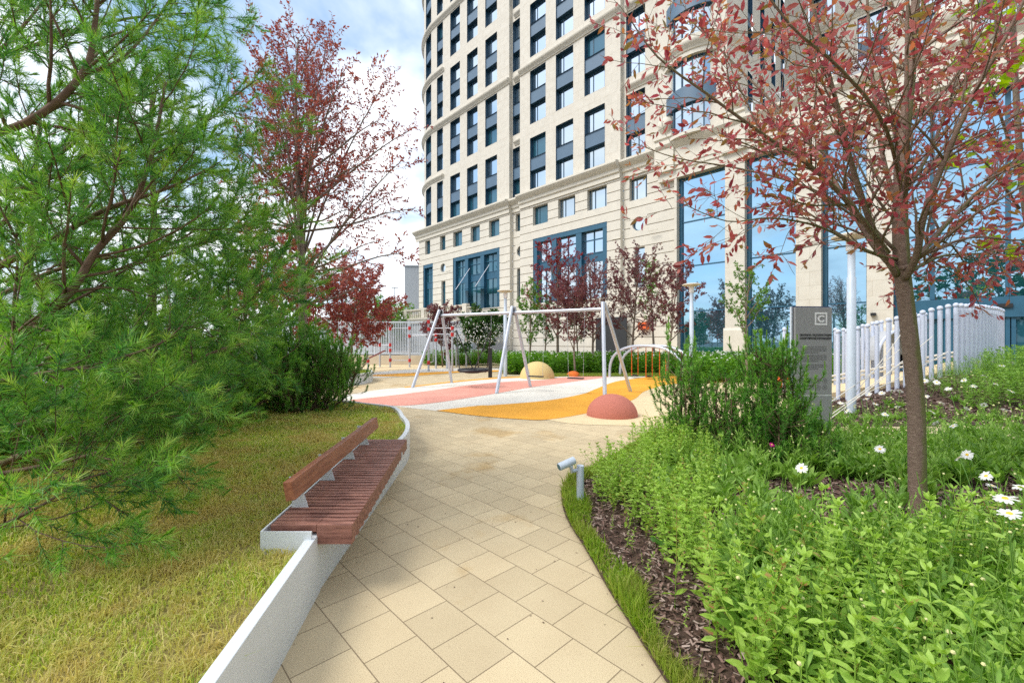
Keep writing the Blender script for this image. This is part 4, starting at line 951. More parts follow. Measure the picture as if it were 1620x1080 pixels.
m.add([a - sd_ - up_, a + sd_ - up_, b + sd_ - up_, b - sd_ - up_, a - sd_ + up_, a + sd_ + up_, b + sd_ + up_, b - sd_ + up_], [(0, 1, 2, 3), (7, 6, 5, 4), (0, 4, 5, 1), (1, 5, 6, 2), (2, 6, 7, 3), (3, 7, 4, 0)]); m.build('pad', M['maroon'], sb_, bevel=.01)
for x, yb, yt in ((565.3, 584, 568), (582.3, 585.5, 566)):
    p = G(x, yb); m = MB(); m.tube([p, Vector((p.x, p.y, H + (540 - yt) / 680 * p.y))], .055, 10); m.build('post', M['steel'], sb_, True)
    m = MB(); m.lathe(Vector((p.x, p.y, H + (540 - yt - 5) / 680 * p.y)), [(.06, -.08), (.085, -.07), (.085, .07), (.06, .08)], 12); m.build('clamp', M['red'], sb_)
# ---------------------------------------------------------------- bar fence on a low wall, behind the exercise area
fe = thing('railing_fence', 'tall pale grey vertical bar fence on a low beige wall behind the exercise area', 'fence', (-10, 29.5, 0))
Yf = 29.5; x0, x1 = -16.5, -2.3; zlo, zhi = .78, 2.93
m = MB(); m.box(((x0 + x1) / 2, Yf, .33), (x1 - x0, .3, .66)); m.build('low_wall', M['beigewall'], fe, bevel=.02)
for z in (zlo, zhi): m = MB(); m.box(((x0 + x1) / 2, Yf, z), (x1 - x0, .07, .09)); m.build('rail', M['white'], fe)
m = MB(); x = x0
while x < x1: m.box((x, Yf, (zlo + zhi) / 2), (.042, .042, zhi - zlo - .09)); x += .118
m.build('bars', M['white'], fe)
x = x0
while x < x1 + .1: m = MB(); m.box((x, Yf + .002, (zhi + .6) / 2 + .05), (.10, .1, zhi - .55)); m.build('post', M['white'], fe); x += 2.36
# grey cabinets and screens behind the swings
def blockthing(name, lab, cat_, x0_, x1_, yb, yt, mat, dep, det=None):
    a = G(x0_, yb); b = G(x1_, yb); z = H + (540 - yt) / 680 * a.y; t = thing(name, lab, cat_, ((a.x + b.x) / 2, a.y + dep / 2, 0))
    c = ((a.x + b.x) / 2, a.y + dep / 2); m = MB(); m.box((c[0], c[1], z / 2), (b.x - a.x, dep, z)); m.build('body', mat, t, bevel=.02)
    m = MB(); m.box((c[0], c[1], z + .03), (b.x - a.x + .08, dep + .08, .06)); m.build('cap', M['fargrey'], t, bevel=.01)
    m = MB(); m.box((c[0], a.y - .012, z * .55), ((b.x - a.x) * .8, .02, z * .6)); m.build('door', mat, t, bevel=.005); return t
blockthing('utility_cabinet', 'grey utility cabinet standing behind the nest swing', 'cabinet', 754, 772, 575, 541, M['greywall'], .5)
pt_ = G(775.5, 597); ip = thing('bollard_pillar', 'slim black pillar beside the nest swing', 'pillar', tuple(pt_)); m = MB(); m.box((pt_.x, pt_.y, .66), (.17, .14, 1.32)); m.build('body', M['black'], ip, bevel=.01)
m = MB(); m.box((pt_.x, pt_.y, 1.335), (.18, .15, .03)); m.build('cap', M['steel'], ip)
# ---------------------------------------------------------------- lamp posts
def lamp(px, yb, lab, hh=3.95):
    b = G(px, yb); t = thing('street_lamp', lab, 'street lamp', tuple(b), 'disc topped lamp posts'); s = 1
    m = MB(); m.lathe(b, [(.085, -.05), (.085, 3.0), (.07, 3.02), (.07, hh - .35)], 20); m.build('pole', M['lamp'], t, True)
    m = MB(); m.lathe(b, [(.07, hh - .36), (.10, hh - .34), (.10, hh - .12), (.06, hh - .1)], 20); m.build('light_housing', M['print'], t, True)
    m = MB(); m.lathe(b, [(.10, hh - .12), (.36, hh - .06), (.37, hh - .03), (.30, hh + .0), (.05, hh + .03)], 32); m.build('disc', M['trim'], t, True); return t
lamp(799.5, 595.2, 'disc topped lamp post standing behind the middle swing legs')
lamp(746.4, 577, 'disc topped lamp post behind the nest swing')
lamp(1094, 602, 'disc topped lamp post in front of the left hall window')
lamp(1347, 655, 'thick pale lamp pole standing right beside the grey sign')
b = G(625, 552); 
t = thing('far_street_light', 'tall thin dark street light far beyond the bar fence', 'street lamp', (-18, 66, 0)); m = MB(); m.tube([(-18, 66, 0), (-18, 66, 9.8)], [.14, .07], 8); m.build('pole', M['fargrey'], t); m = MB(); m.box((-18, 66, 9.85), (1.0, .3, .12)); m.build('lamp_head', M['fargrey'], t)
# ---------------------------------------------------------------- sign
Ys = 6.95; sx0, sx1 = (1257 - 810) / 680 * Ys, (1318 - 810) / 680 * Ys; zt = H + (540 - 486) / 680 * Ys
sg = thing('information_sign', 'tall grey information sign with a framed white C and Russian text', 'sign', ((sx0 + sx1) / 2, Ys, 0))
cxs = (sx0 + sx1) / 2; ws = sx1 - sx0; rz = Matrix.Rotation(R(4), 3, 'Z')
m = MB(); m.box((cxs, Ys + .03, zt / 2 + .02), (ws, .05, zt - .04), rz); m.build('panel', M['sign'], sg, bevel=.003)
m = MB(); m.box((cxs - .012, Ys + .062, zt / 2 + .03), (ws + .03, .012, zt - .02), rz); m.build('edge', M['navy'], sg)
m = MB(); m.box((cxs - ws / 2 - .035, Ys + .03, zt / 2 + .01), (.022, .03, zt), rz); m.build('side_post', M['white'], sg)
m = MB(); m.box((cxs, Ys + .04, .03), (ws + .2, .3, .06), rz); m.build('foot_plate', M['navy'], sg)
def sgp(px, py):                         # position on the sign face
    u = (px - 1257) / 61 * ws; return (u, zt - (py - 486) / 680 * Ys)
def onsign(m_, u0, u1, z0, z1):
    y = Ys + .03 - .0275
    v = [rz @ Vector((u - ws / 2, -.0275, 0)) + Vector((cxs, Ys + .03, z)) for u, z in ((u0, z0), (u1, z0), (u1, z1), (u0, z1))]; m_.add(v, [(0, 1, 2, 3)])
def text(s, u, z, size, mat, name, align='LEFT', bold=0, sx=1.0):
    cu = bpy.data.curves.new(name, 'FONT'); cu.body = s; cu.size = size; cu.align_x = align; cu.extrude = .001; cu.offset = bold
    o = bpy.data.objects.new(name, cu); C.objects.link(o); bpy.context.view_layer.update()
    dg = bpy.context.evaluated_depsgraph_get(); me = bpy.data.meshes.new_from_object(o.evaluated_get(dg)); bpy.data.objects.remove(o)
    Tm = Matrix.Translation(Vector((cxs, Ys + .03, 0)) - wl(sg)) @ rz.to_4x4() @ Matrix.Translation((u - ws / 2, -.0285, z)) @ Matrix.Rotation(R(90), 4, 'X') @ Matrix.Diagonal((sx, 1, 1, 1))
    me.transform(Tm); me.materials.clear(); me.materials.append(mat); o = bpy.data.objects.new(name, me); link(o, sg); return o
m = MB(); u0, z1 = sgp(1289, 494); u1, z0 = sgp(1310, 514); e = .028
onsign(m, u0, u1, z0, z0 + e); onsign(m, u0, u1, z1 - e, z1); onsign(m, u0, u0 + e, z0 + e, z1 - e); onsign(m, u1 - e, u1, z0 + e, z1 - e); m.build('logo_frame', M['print'], sg)
text('C', (u0 + u1) / 2, z0 + .052, .145, M['print'], 'logo_letter', 'CENTER', .006, 1.15)
uh_, zh = sgp(1265, 531); text('ПРАВИЛА ЭКСПЛУАТАЦИИ', uh_ - .01, zh, .040, M['ink'], 'heading', 'LEFT', .0012)
uh_, zh = sgp(1265, 536.2); text('СПОРТИВНОЙ ПЛОЩАДКИ', uh_ - .01, zh - .0, .040, M['ink'], 'heading', 'LEFT', .0012)
r3_ = random.Random(3)
for y0, k in ((549, 4), (562.5, 4), (577.5, 3)):
    m = MB()
    for i in range(k):
        u, z = sgp(1265.5, y0 + i * 3.0); x = 0; L = .44 if i < k - 1 else .3
        while x < L: wd_ = r3_.uniform(.02, .06); onsign(m, u + x, u + min(L, x + wd_), z, z + .013); x += wd_ + .008
    m.build('text_block', M['inkgrey'], sg)
m = MB()
for j in range(2):
    for i in range(4):
        u, z = sgp(1272 + i * 11.3, 602 + j * 10.5)
        for a in range(16):
            a0, a1 = 2 * PI * a / 16, 2 * PI * (a + 1) / 16; v = [rz @ Vector((u + r_ * math.cos(q) - ws / 2, -.0278, 0)) + Vector((cxs, Ys + .03, z + r_ * math.sin(q))) for r_, q in ((.034, a0), (.040, a0), (.040, a1), (.034, a1))]; m.add(v, [(0, 1, 2, 3)])
        onsign(m, u - .012, u + .012, z - .015, z + .018)
m.build('pictogram', M['inkgrey'], sg)
m = MB(); u, z = sgp(1259, 626); onsign(m, .01, ws - .01, z, z + .012); m.build('divider', M['print'], sg)
# ---------------------------------------------------------------- post fences
def postfence(name, lab, pts, hgt, rad=.05, step=.195):
    pts = cat(pts, 12); t = thing(name, lab, 'fence', tuple(pts[0])); acc = 0; last = None; k = 0
    me_p = None
    for i in range(len(pts)):
        if last is None or (pts[i] - last).length >= step:
            p = pts[i].copy(); last = pts[i]; g = mound(p.x, p.y) if p.x > mleft(p.y) and p.y > 8.3 else 0
            if me_p is None:
                m = MB(); b = Vector(t.location); m.lathe(b, [(rad, -.1), (rad, hgt - .1), (rad * .8, hgt - .095)], 14); o1 = m.build('post', M['post'], t, True)
                m = MB(); m.sphere(b + Vector((0, 0, hgt - .03)), rad * 1.28, 14); o2 = m.build('ball_cap', M['post'], o1, True); me_p = (o1, o2)
                z0_ = g - t.location.z; o1.location = p - t.location + Vector((0, 0, z0_ + (t.location.z - p.z)))
                o1.location.z = g - t.location.z
            else:
                o = me_p[0].copy(); link(o, t); o.location = Vector((p.x - t.location.x, p.y - t.location.y, g - t.location.z + rng.uniform(-.01, .01))); c = me_p[1].copy(); link(c, o)
            k += 1
    print(name, k); return t
fp = [Vector(((x - 810) / 680 * Y, Y, 0)) for x, Y in ((1326, 11.7), (1338, 11.55), (1392, 11.3), (1446, 11.2), (1500, 11.3), (1545, 11.7), (1572, 12.4), (1586, 13.4))]
postfence('post_fence', 'curved row of pale lilac ball topped posts on the mulch mound behind the tree trunk', fp, 1.88)
fp2 = [Vector(((x - 810) / 680 * Y, Y, 0)) for x, Y in ((1241, 13.6), (1285, 13.9), (1330, 14.2), (1390, 14.3), (1440, 14.4), (1475, 14.6))]
postfence('post_fence', 'further row of pale lilac ball topped posts beyond the ramp', fp2, 2.02, .05, .24)
# low beige ramp between the rows
rm = thing('play_ramp', 'beige and orange rubber ramp rising between the two rows of posts', 'ramp', (10.2, 12.8, 0))
m = MB(); L0 = [Vector(((x - 810) / 680 * Y, Y, 0)) for x, Y in ((1300, 12.15), (1400, 11.95), (1520, 12.2), (1560, 12.9))]; L1 = [Vector(((x - 810) / 680 * Y, Y, 0)) for x, Y in ((1290, 13.3), (1390, 13.6), (1490, 13.9), (1540, 14.3))]
zs_ = [.1, .42, .85, 1.0]; v = [(p.x, p.y, z) for p, z in zip(L0, zs_)] + [(p.x, p.y, z + .05) for p, z in zip(L1, zs_)] + [(p.x, p.y, -.1) for p in L0] + [(p.x, p.y, -.1) for p in L1]
m.add(v, [(i, i + 1, 4 + i + 1, 4 + i) for i in range(3)] + [(8 + i, 8 + i + 1, i + 1, i) for i in range(3)] + [(4 + i, 4 + i + 1, 12 + i + 1, 12 + i) for i in range(3)] + [(8, 0, 4, 12), (3, 11, 15, 7)]); m.build('ramp_body', M['rub_beige'], rm)
for dz in (.22, .34):
    m = MB(); m.tube([Vector((p.x, p.y, z + dz)) for p, z in zip(L1, zs_)], .035, 8); m.build('side_rail', M['rub_white'], rm)
m = MB(); rc = Q(1425, 540, 13.7); v = []
for i in range(20):
    a = PI * i / 19; v.append(Vector((rc.x - .75 * math.cos(a), rc.y, 1.0 + .95 * math.sin(a))))
m.tube(v, .05, 8); m.build('tunnel_hoop', M['post'], rm, True)
m = MB(); 
for i in range(18): m.quad(v[i] + Vector((0, .05, 0)), v[i + 1] + Vector((0, .05, 0)), v[i + 1] + Vector((0, 1.0, 0)), v[i] + Vector((0, 1.0, 0)))
m.build('tunnel_lining', M['greywall'], rm)
pl_ = thing('activity_board', 'orange play panel by the ball topped posts left of the sign', 'play panel', (8.6, 15.5, 0)); q = G(1247, 614)
pl_.location = q; m = MB(); m.box((q.x, q.y, .2), (.75, .1, .4)); m.build('panel', M['ropeorange'], pl_, bevel=.05); m = MB(); m.box((q.x, q.y + .08, .45), (.05, .05, .9)); m.build('post', M['post'], pl_)
# pale tie ropes leaning out from the foot of the lamp
tr = thing('tie_ropes', 'thin pale ropes slanting up from the lamp foot across the post fence', 'rope', tuple(G(1300, 660)))
o0 = Q(1300, 652, 8.6)
for i, (xa, ya, Ya, xb, yb, Yb) in enumerate(((1296, 648, 8.4, 1423, 553, 11.0), (1309, 660, 8.2, 1475, 532, 10.7), (1300, 672, 7.9, 1462, 543, 10.6), (1330, 640, 9.0, 1500, 556, 10.8), (1322, 688, 7.8, 1346, 650, 9.3), (1350, 625, 9.4, 1440, 508, 11.0))):
    a, b = Q(xa, ya, Ya), Q(xb, yb, Yb); c = (a + b) / 2 + Vector((0, 0, -.05)); m = MB(); m.tube(cat([a, c, b], 6), .009, 5); m.build('rope', M['rub_white'], tr)
# ---------------------------------------------------------------- trees
UPV = Vector((0, 0, 1))
def rvec(s=1.0): return Vector((rng.gauss(0, s), rng.gauss(0, s), rng.gauss(0, s)))
def wander(p, d, L, n, up=0.0, curl=.12):
    pts = [p.copy()]; d = d.normalized(); st = L / n
    for _ in range(n):
        d = (d + rvec(curl) + UPV * up).normalized(); p = p + d * st; pts.append(p.copy())
    return pts
def along(pts, t):
    k = t * (len(pts) - 1); i = min(int(k), len(pts) - 2); f = k - i; return pts[i].lerp(pts[i + 1], f), (pts[i + 1] - pts[i]).normalized()
def tilt(d, ang, az):
    o = d.orthogonal().normalized(); o = Matrix.Rotation(az, 3, d) @ o; return (d * math.cos(ang) + o * math.sin(ang)).normalized()
class Tree:
    def __init__(s, cfg): s.T = MB(); s.sp = []; s.c = cfg
    def limb(s, pts, r0, r1, lvl, sides=None):
        n = len(pts); s.T.tube(pts, [r0 + (r1 - r0) * (i / (n - 1)) for i in range(n)], sides or (10 if r0 > .04 else 6 if r0 > .012 else 4 if r0 > .005 else 3), cap=True)
        L = sum((pts[i + 1] - pts[i]).length for i in range(n - 1)); c = s.c
        if lvl >= c['levels']: s.sp.append((pts, L)); return
        nc = max(2, int(L * c['dens'][lvl] * rng.uniform(.8, 1.2))); az = rng.uniform(0, 6.28)
        for i in range(nc):
            t = c['t0'][lvl] + (1 - c['t0'][lvl]) * (i + rng.random()) / nc; p, d = along(pts, min(t, .98)); az += 2.4 + rng.uniform(-.5, .5)
            dd = tilt(d, R(c['ang'][lvl]) * rng.uniform(.7, 1.25), az); l = L * c['ratio'][lvl] * (1.15 - .75 * t) * rng.uniform(.7, 1.2); l = min(max(l, c['minL'][lvl]), c.get('maxL', 9))
            rr = max(.0018, (r0 + (r1 - r0) * t) * c.get('rr', .55)); rr = min(rr, max(.002, l * .014))
            s.limb(wander(p, dd, l, 4 if lvl + 1 >= c['levels'] else 6, c['up'], c['curl']), rr, max(.0015, rr * .35), lvl + 1)
        if c.get('tip', 1): s.sp.append((pts[-3:], (pts[-1] - pts[-3]).length))
def leaf_points(sp, gap, out=.9, droop=.0, tmin=.15):
    P = []; D = []
    for pts, L in sp:
        n = max(2, int(L / gap))
        for i in range(n):
            t = tmin + (1 - tmin) * (i + rng.random() * .6) / n; p, d = along(pts, min(t, .999)); v = tilt(d, out * rng.uniform(.5, 1.2), rng.uniform(0, 6.28)); v.z -= droop
            P.append(tuple(p)); D.append(tuple(v))
    return np.array(P), np.array(D)
def finish(name, lab, cat_, base, tr, P, D, size, mat, tpl=LEAF, bark='bark', group=None, extra=None, flat=None):
    t = thing(name, lab, cat_, tuple(base), group); tr.T.build('trunk', M[bark], t, True, auto=180)
    n = len(P); q = inst(tpl, P, D, size, up=flat); fast('crown', q[0], q[1], mat, t, q[2]); print(name, n, len(tr.T.f)); return t
def pxpath(l): return [Q(x, y, Y) for x, y, Y in l]

# --- near purple plum on the right
cfg = dict(levels=2, dens=[5.6, 9.5], t0=[.12, .1], ang=[42, 48], ratio=[.42, .42], minL=[.22, .10], up=.015, curl=.10, maxL=1.0, rr=.5)
tr = Tree(cfg)
trunk = cat(pxpath([(1453, 838, 3.80), (1452, 800, 3.80), (1451, 740, 3.80), (1449, 640, 3.80), (1441, 550, 3.80), (1432, 470, 3.80), (1426, 420, 3.80)]), 4)
tr.T.tube(trunk, [lerp(.069, .058, (i / (len(trunk) - 1)) ** .7) + (.014 if i == 0 else 0) for i in range(len(trunk))], 22)
mains = [
 ([(1427, 430, 3.8), (1424, 340, 3.85), (1428, 240, 3.9), (1440, 120, 3.95), (1448, 10, 4.0), (1455, -120, 4.05), (1462, -260, 4.1)], .066, .02),
 ([(1420, 435, 3.8), (1398, 400, 3.75), (1380, 360, 3.7), (1350, 270, 3.6), (1325, 170, 3.5), (1300, 70, 3.45), (1270, -60, 3.4)], .046, .010),
 ([(1415, 425, 3.8), (1380, 385, 3.95), (1340, 320, 4.2), (1290, 240, 4.5), (1220, 160, 4.8), (1150, 90, 5.1), (1080, 20, 5.3)], .038, .007),
 ([(1405, 400, 3.75), (1350, 330, 3.6), (1290, 270, 3.5), (1210, 215, 3.4), (1120, 150, 3.35), (1040, 90, 3.3), (990, 20, 3.3)], .030, .005),
 ([(1432, 440, 3.75), (1450, 405, 3.6), (1462, 340, 3.45), (1500, 240, 3.3), (1545, 140, 3.2), (1590, 60, 3.1), (1640, -40, 3.0)], .042, .009),
 ([(1436, 430, 3.8), (1470, 385, 3.9), (1530, 320, 4.1), (1600, 260, 4.3), (1690, 200, 4.5), (1780, 120, 4.6)], .036, .008),
 ([(1440, 415, 3.8), (1480, 395, 3.7), (1540, 375, 3.6), (1620, 380, 3.5), (1700, 360, 3.5)], .022, .005),
 ([(1420, 410, 3.8), (1372, 398, 3.6), (1300, 360, 3.45), (1220, 345, 3.35), (1150, 350, 3.3), (1075, 320, 3.2)], .018, .003),
 ([(1415, 395, 3.8), (1350, 335, 3.95), (1260, 290, 4.1), (1160, 265, 4.3), (1070, 250, 4.4), (1000, 225, 4.5)], .022, .004),
 ([(1430, 330, 3.85), (1436, 250, 3.5), (1434, 120, 3.35), (1436, 0, 3.3), (1440, -120, 3.2)], .024, .010),
 ([(1420, 330, 3.85), (1395, 240, 4.1), (1380, 120, 4.3), (1372, 0, 4.5), (1365, -120, 4.6)], .030, .010),
 ([(1436, 300, 3.9), (1480, 220, 4.3), (1520, 110, 4.6), (1555, 0, 4.9), (1590, -110, 5.1)], .026, .009),
 ([(1426, 300, 3.9), (1400, 200, 3.2), (1330, 110, 2.9), (1250, 40, 2.75), (1180, -60, 2.7)], .02, .006),
 ([(1500, 240, 3.3), (1560, 210, 3.1), (1640, 190, 3.0), (1730, 150, 3.0)], .014, .004),
 ([(1440, 430, 3.8), (1490, 405, 4.3), (1560, 400, 4.8), (1650, 385, 5.2)], .022, .005)]
for i, (l, a, b) in enumerate(mains): tr.limb(cat(pxpath(l), 4), a * (.95 if i == 0 else .72), b * .8, 0, 12)
P, D = leaf_points(tr.sp, .024, 1.0, .15)
dc_ = np.hypot(P[:, 0] - 3.45, P[:, 1] - 3.85); k = nr.random(len(P)) < np.clip(.10 + .40 * dc_, .08, .56); P, D = P[k], D[k]
finish('plum_tree', 'purple leaved plum tree with a thick mossy trunk in the right flower bed', 'tree', G(1450, 830), tr, P, D, nr.uniform(.048, .088, len(P)), M['plum'], LEAF, 'barkm')
# --- purple plum in the left planter
cfg = dict(levels=2, dens=[4.5, 8.0], t0=[.18, .1], ang=[38, 45], ratio=[.34, .40], minL=[.3, .12], up=.03, curl=.07, maxL=1.3, rr=.5)
tr = Tree(cfg); Y = 8.8
trunk = cat(pxpath([(480, 640, Y), (479, 560, Y), (479, 480, Y), (478, 420, Y)]), 4); tr.T.tube(trunk, [lerp(.095, .075, i / (len(trunk) - 1)) for i in range(len(trunk))], 14)
tr.limb(cat(pxpath([(478, 420, Y), (474, 340, Y), (470, 240, Y), (468, 150, Y + .1), (472, 60, Y + .1)]), 4), .07, .012, 0)
r5 = random.Random(5)
for x1_, y1_, dY in ((395, 130, .5), (360, 230, -.6), (350, 330, .3), (372, 400, -1.0), (545, 110, -.3), (600, 190, .5), (640, 250, -.5), (655, 330, .4), (640, 400, -.9), (590, 450, .8), (520, 60, .9), (430, 70, -.9), (500, 200, -1.8), (420, 220, 1.8), (560, 330, 1.7), (395, 440, 1.4), (560, 420, -1.6), (610, 130, 1.3), (380, 180, -.2), (365, 290, .8), (405, 330, -1.6), (430, 140, 1.2), (575, 260, -1.2), (625, 300, 1.3), (650, 205, .2), (600, 380, .1), (500, 120, 1.8), (450, 60, .3), (385, 360, 1.6), (540, 200, 1.0)):
    y0_ = 455 - r5.random() * 190; f = (y1_ + 30 - y0_); x0_ = 477
    if y0_ < y1_ - 20: y0_ = y1_ + 30
    tr.limb(cat(pxpath([(x0_, y0_, Y), (lerp(x0_, x1_, .4), lerp(y0_, y1_, .5) + 8, Y + dY * .4), (lerp(x0_, x1_, .75), lerp(y0_, y1_, .8), Y + dY * .8), (x1_, y1_, Y + dY)]), 3), .026, .005, 0)
P, D = leaf_points(tr.sp, .030, 1.0, .1); k = nr.random(len(P)) < .9; P, D = P[k], D[k]
finish('plum_tree', 'open purple leaved plum tree rising from the lawn behind the pines', 'tree', G(480, 640, ZL), tr, P, D, nr.uniform(.05, .092, len(P)), M['plumfar'], LEAF4)

# generic tree -------------------------------------------------
def gtree(name, lab, cat_, base, h, spread, clear, mat, leaf, gap, seed, bark='bark', r=None, ang=50, nl=13, keep=.8, up=.03, group=None, tpl=LEAF4, stems=1, dens=(4.5, 8)):
    rng.seed(seed); base = Vector(base); s = h / 6.0
    cfg = dict(levels=2, dens=[dens[0] / s, dens[1] / s], t0=[.2, .1], ang=[45, 48], ratio=[.38, .42], minL=[.3 * s, .12 * s], up=up, curl=.1, maxL=spread, rr=.5)
    tr = Tree(cfg); r = r or h * .013
    for q in range(stems):
        d0 = Vector((rng.gauss(0, .12), rng.gauss(0, .12), 1)) if stems > 1 else UPV
        tk = wander(base, d0, h * .97, 9, .05, .03); tr.T.tube(tk, [lerp(r, r * .18, (i / 9)) for i in range(10)], 8); az = rng.uniform(0, 6)
        for i in range(nl):
            t = clear + (.96 - clear) * (i + rng.random() * .6) / nl; p, d = along(tk, min(t, .97)); az += 2.4; rel = (t - clear) / (1 - clear)
            L = spread * (math.sin(PI * min(1, .22 + rel * .78)) ** .8 + .12) * rng.uniform(.8, 1.15)
            tr.limb(wander(p, tilt(d, R(ang) * (1.1 - .5 * rel), az), L, 6, up, .08), r * .42 * (1 - .6 * rel) + .004, .004, 0)
        tr.sp.append((tk[-3:], h * .1))
    P, D = leaf_points(tr.sp, gap * .13, 1.0, .1); k = nr.random(len(P)) < keep; P, D = P[k], D[k]
    return finish(name, lab, cat_, base, tr, P, D, nr.uniform(leaf * .75, leaf * 1.35, len(P)), mat, tpl, bark, group)
GP = 'plum trees planted along the building'
def gb(px, Y): return Vector(((px - 810) / 680 * Y, Y, 0))
gtree('plum_tree', 'tall bright crimson plum tree in front of the tall blue window', 'tree', gb(882, 24), 6.9, 2.6, .24, M['crimson'], .08, .10, 21, nl=15, ang=38, group=GP, keep=.9)
gtree('plum_tree', 'dusky plum tree between the crimson one and the dark dense one', 'tree', gb(937, 22), 5.4, 2.3, .26, M['plumdusk'], .08, .10, 22, nl=14, group=GP, keep=.75)
gtree('plum_tree', 'dark dense plum tree above the dark doorway', 'tree', gb(998, 22), 6.0, 2.5, .26, M['plumdusk'], .08, .09, 23, nl=16, group=GP, keep=.9)
gtree('plum_tree', 'small slender plum tree against the pier left of the hall windows', 'tree', gb(1056, 19), 4.9, 1.5, .33, M['plumdusk'], .10, .09, 24, nl=12, ang=35, group=GP, keep=.8)
gtree('plum_tree', 'brownish plum tree with low branches behind the orange dome', 'tree', gb(910, 20.5), 4.2, 1.9, .28, M['plumdusk'], .11, .11, 25, nl=12, group=GP, keep=.6)
gtree('leafy_tree', 'slim green leaved tree left of the crimson plum', 'tree', gb(838, 23), 4.8, 1.2, .25, M['leafgreen'], .12, .11, 26, nl=14, ang=35, keep=.8)
gtree('leafy_tree', 'slim green leaved tree behind the dark dense plum', 'tree', gb(1035, 24.5), 6.4, 1.2, .35, M['leafgreen'], .13, .12, 27, nl=12, ang=32, keep=.8)
gtree('leafy_tree', 'small airy light green tree in front of the second hall pier', 'tree', gb(1181, 16.5), 4.55, 1.15, .36, M['leafgreen'], .085, .085, 28, nl=13, ang=42, keep=.85)
gtree('plum_shrub', 'brown purple shrub tree below the balustrade left of the nest swing', 'shrub', gb(700, 27), 3.7, 1.6, .22, M['plumdusk'], .13, .12, 29, nl=13, keep=.8)
gtree('flowering_shrub', 'green shrub tree with pale flower clusters behind the swing top bar', 'shrub', gb(757, 26), 3.0, 1.9, .25, M['leafdark'], .14, .12, 30, nl=14, ang=60, keep=.9)
tf = bpy.data.objects['flowering_shrub']; n = 900; a = nr.uniform(0, 6.28, n); rr_ = 2.0 * np.sqrt(nr.random(n)); cP = np.stack([tf.location.x + rr_ * np.cos(a), tf.location.y - .3 + .8 * rr_ * np.sin(a), 1.5 + 1.2 * nr.random(n)], 1)
t = inst(LEAF4, cP, nr.normal(size=(n, 3)), .12); tag(fast('flowers', t[0], t[1], M['petal'], tf, t[2]), kind='stuff')
gtree('plum_tree', 'low dense maroon plum tree behind the left planter by the bar fence', 'tree', gb(555, 21.5), 4.9, 2.6, .2, M['plumfar'], .13, .11, 31, nl=18, ang=62, keep=.5)
gtree('plum_tree', 'second maroon plum tree half hidden behind the pines', 'tree', gb(430, 19), 6.6, 2.5, .2, M['plumfar'], .13, .11, 32, nl=18, ang=60, keep=.9)
for i, (px, Y, h, lab, mt) in enumerate(((565, 45, 7.2, 'round green tree beyond the bar fence, nearest the planter', 'leafdark'), (590, 52, 7.0, 'green tree beyond the bar fence right of the round one', 'leafgreen'), (612, 50, 5.8, 'small green tree beyond the bar fence left of the far street light', 'leafgreen'), (640, 56, 6.0, 'small green tree beyond the bar fence right of the far street light', 'leafgreen'), (500, 40, 8.5, 'large dark green tree far behind the left plum trunk', 'leafdark'), (440, 42, 8.0, 'large green tree far behind the pines', 'leafgreen'), (380, 36, 7.5, 'broad green tree far beyond the dark pine shrub', 'leafdark'))):
    gtree('leafy_tree', lab, 'tree', gb(px, Y), h, 3.0, .15, M[mt], .30, .33, 40 + i, nl=16, ang=60, group='green trees beyond the fence', keep=.9, dens=(2.6, 5))
# trees between the beds and the terrace wall
for i, (px, Y, lab) in enumerate(((862, 27, 'thin dark stemmed young tree in front of the grey retaining wall'), (915, 27.5, 'thin young tree in front of the retaining wall further right'))):
    gtree('young_tree', lab, 'tree', gb(px, Y), 4.4, 1.3, .3, M['leafdark'], .13, .13, 60 + i, nl=11, group='young trees by the wall', keep=.8)
# --- maple with yellow green leaves at the right edge
rng.seed(71); cfg = dict(levels=2, dens=[3.5, 6], t0=[.2, .1], ang=[45, 48], ratio=[.4, .4], minL=[.3, .14], up=.02, curl=.1, maxL=1.0, rr=.5); tr = Tree(cfg)
bm_ = G(1650, 725); tk = cat([bm_, Q(1640, 450, bm_.y), Q(1618, 300, bm_.y), Q(1606, 120, bm_.y), Q(1600, -50, bm_.y), Q(1600, -200, bm_.y)], 4); tr.T.tube(tk, [lerp(.045, .022, i / (len(tk) - 1)) for i in range(len(tk))], 12)
for l in ([(1612, 330, 5.9), (1570, 270, 5.7), (1530, 230, 5.5)], [(1608, 260, 5.9), (1575, 160, 5.6), (1545, 80, 5.5)], [(1606, 200, 5.9), (1660, 110, 6.1), (1720, 30, 6.2)], [(1612, 420, 5.9), (1580, 400, 5.7), (1550, 390, 5.6)], [(1604, 120, 5.9), (1580, 40, 5.8), (1570, -60, 5.7)], [(1614, 360, 5.9), (1680, 300, 6.0), (1740, 260, 6.0)]):
    tr.limb(cat(pxpath(l), 4), .022, .006, 0)
P, D = leaf_points(tr.sp, .035, 1.1, .25); k = nr.random(len(P)) < .8; P, D = P[k], D[k]
finish('maple_tree', 'yellow green maple with lobed leaves at the right edge', 'tree', bm_, tr, P, D, nr.uniform(.10, .17, len(P)), M['maple'], MAPLE, flat=np.tile([0, -.3, 1.0], (len(P), 1)))

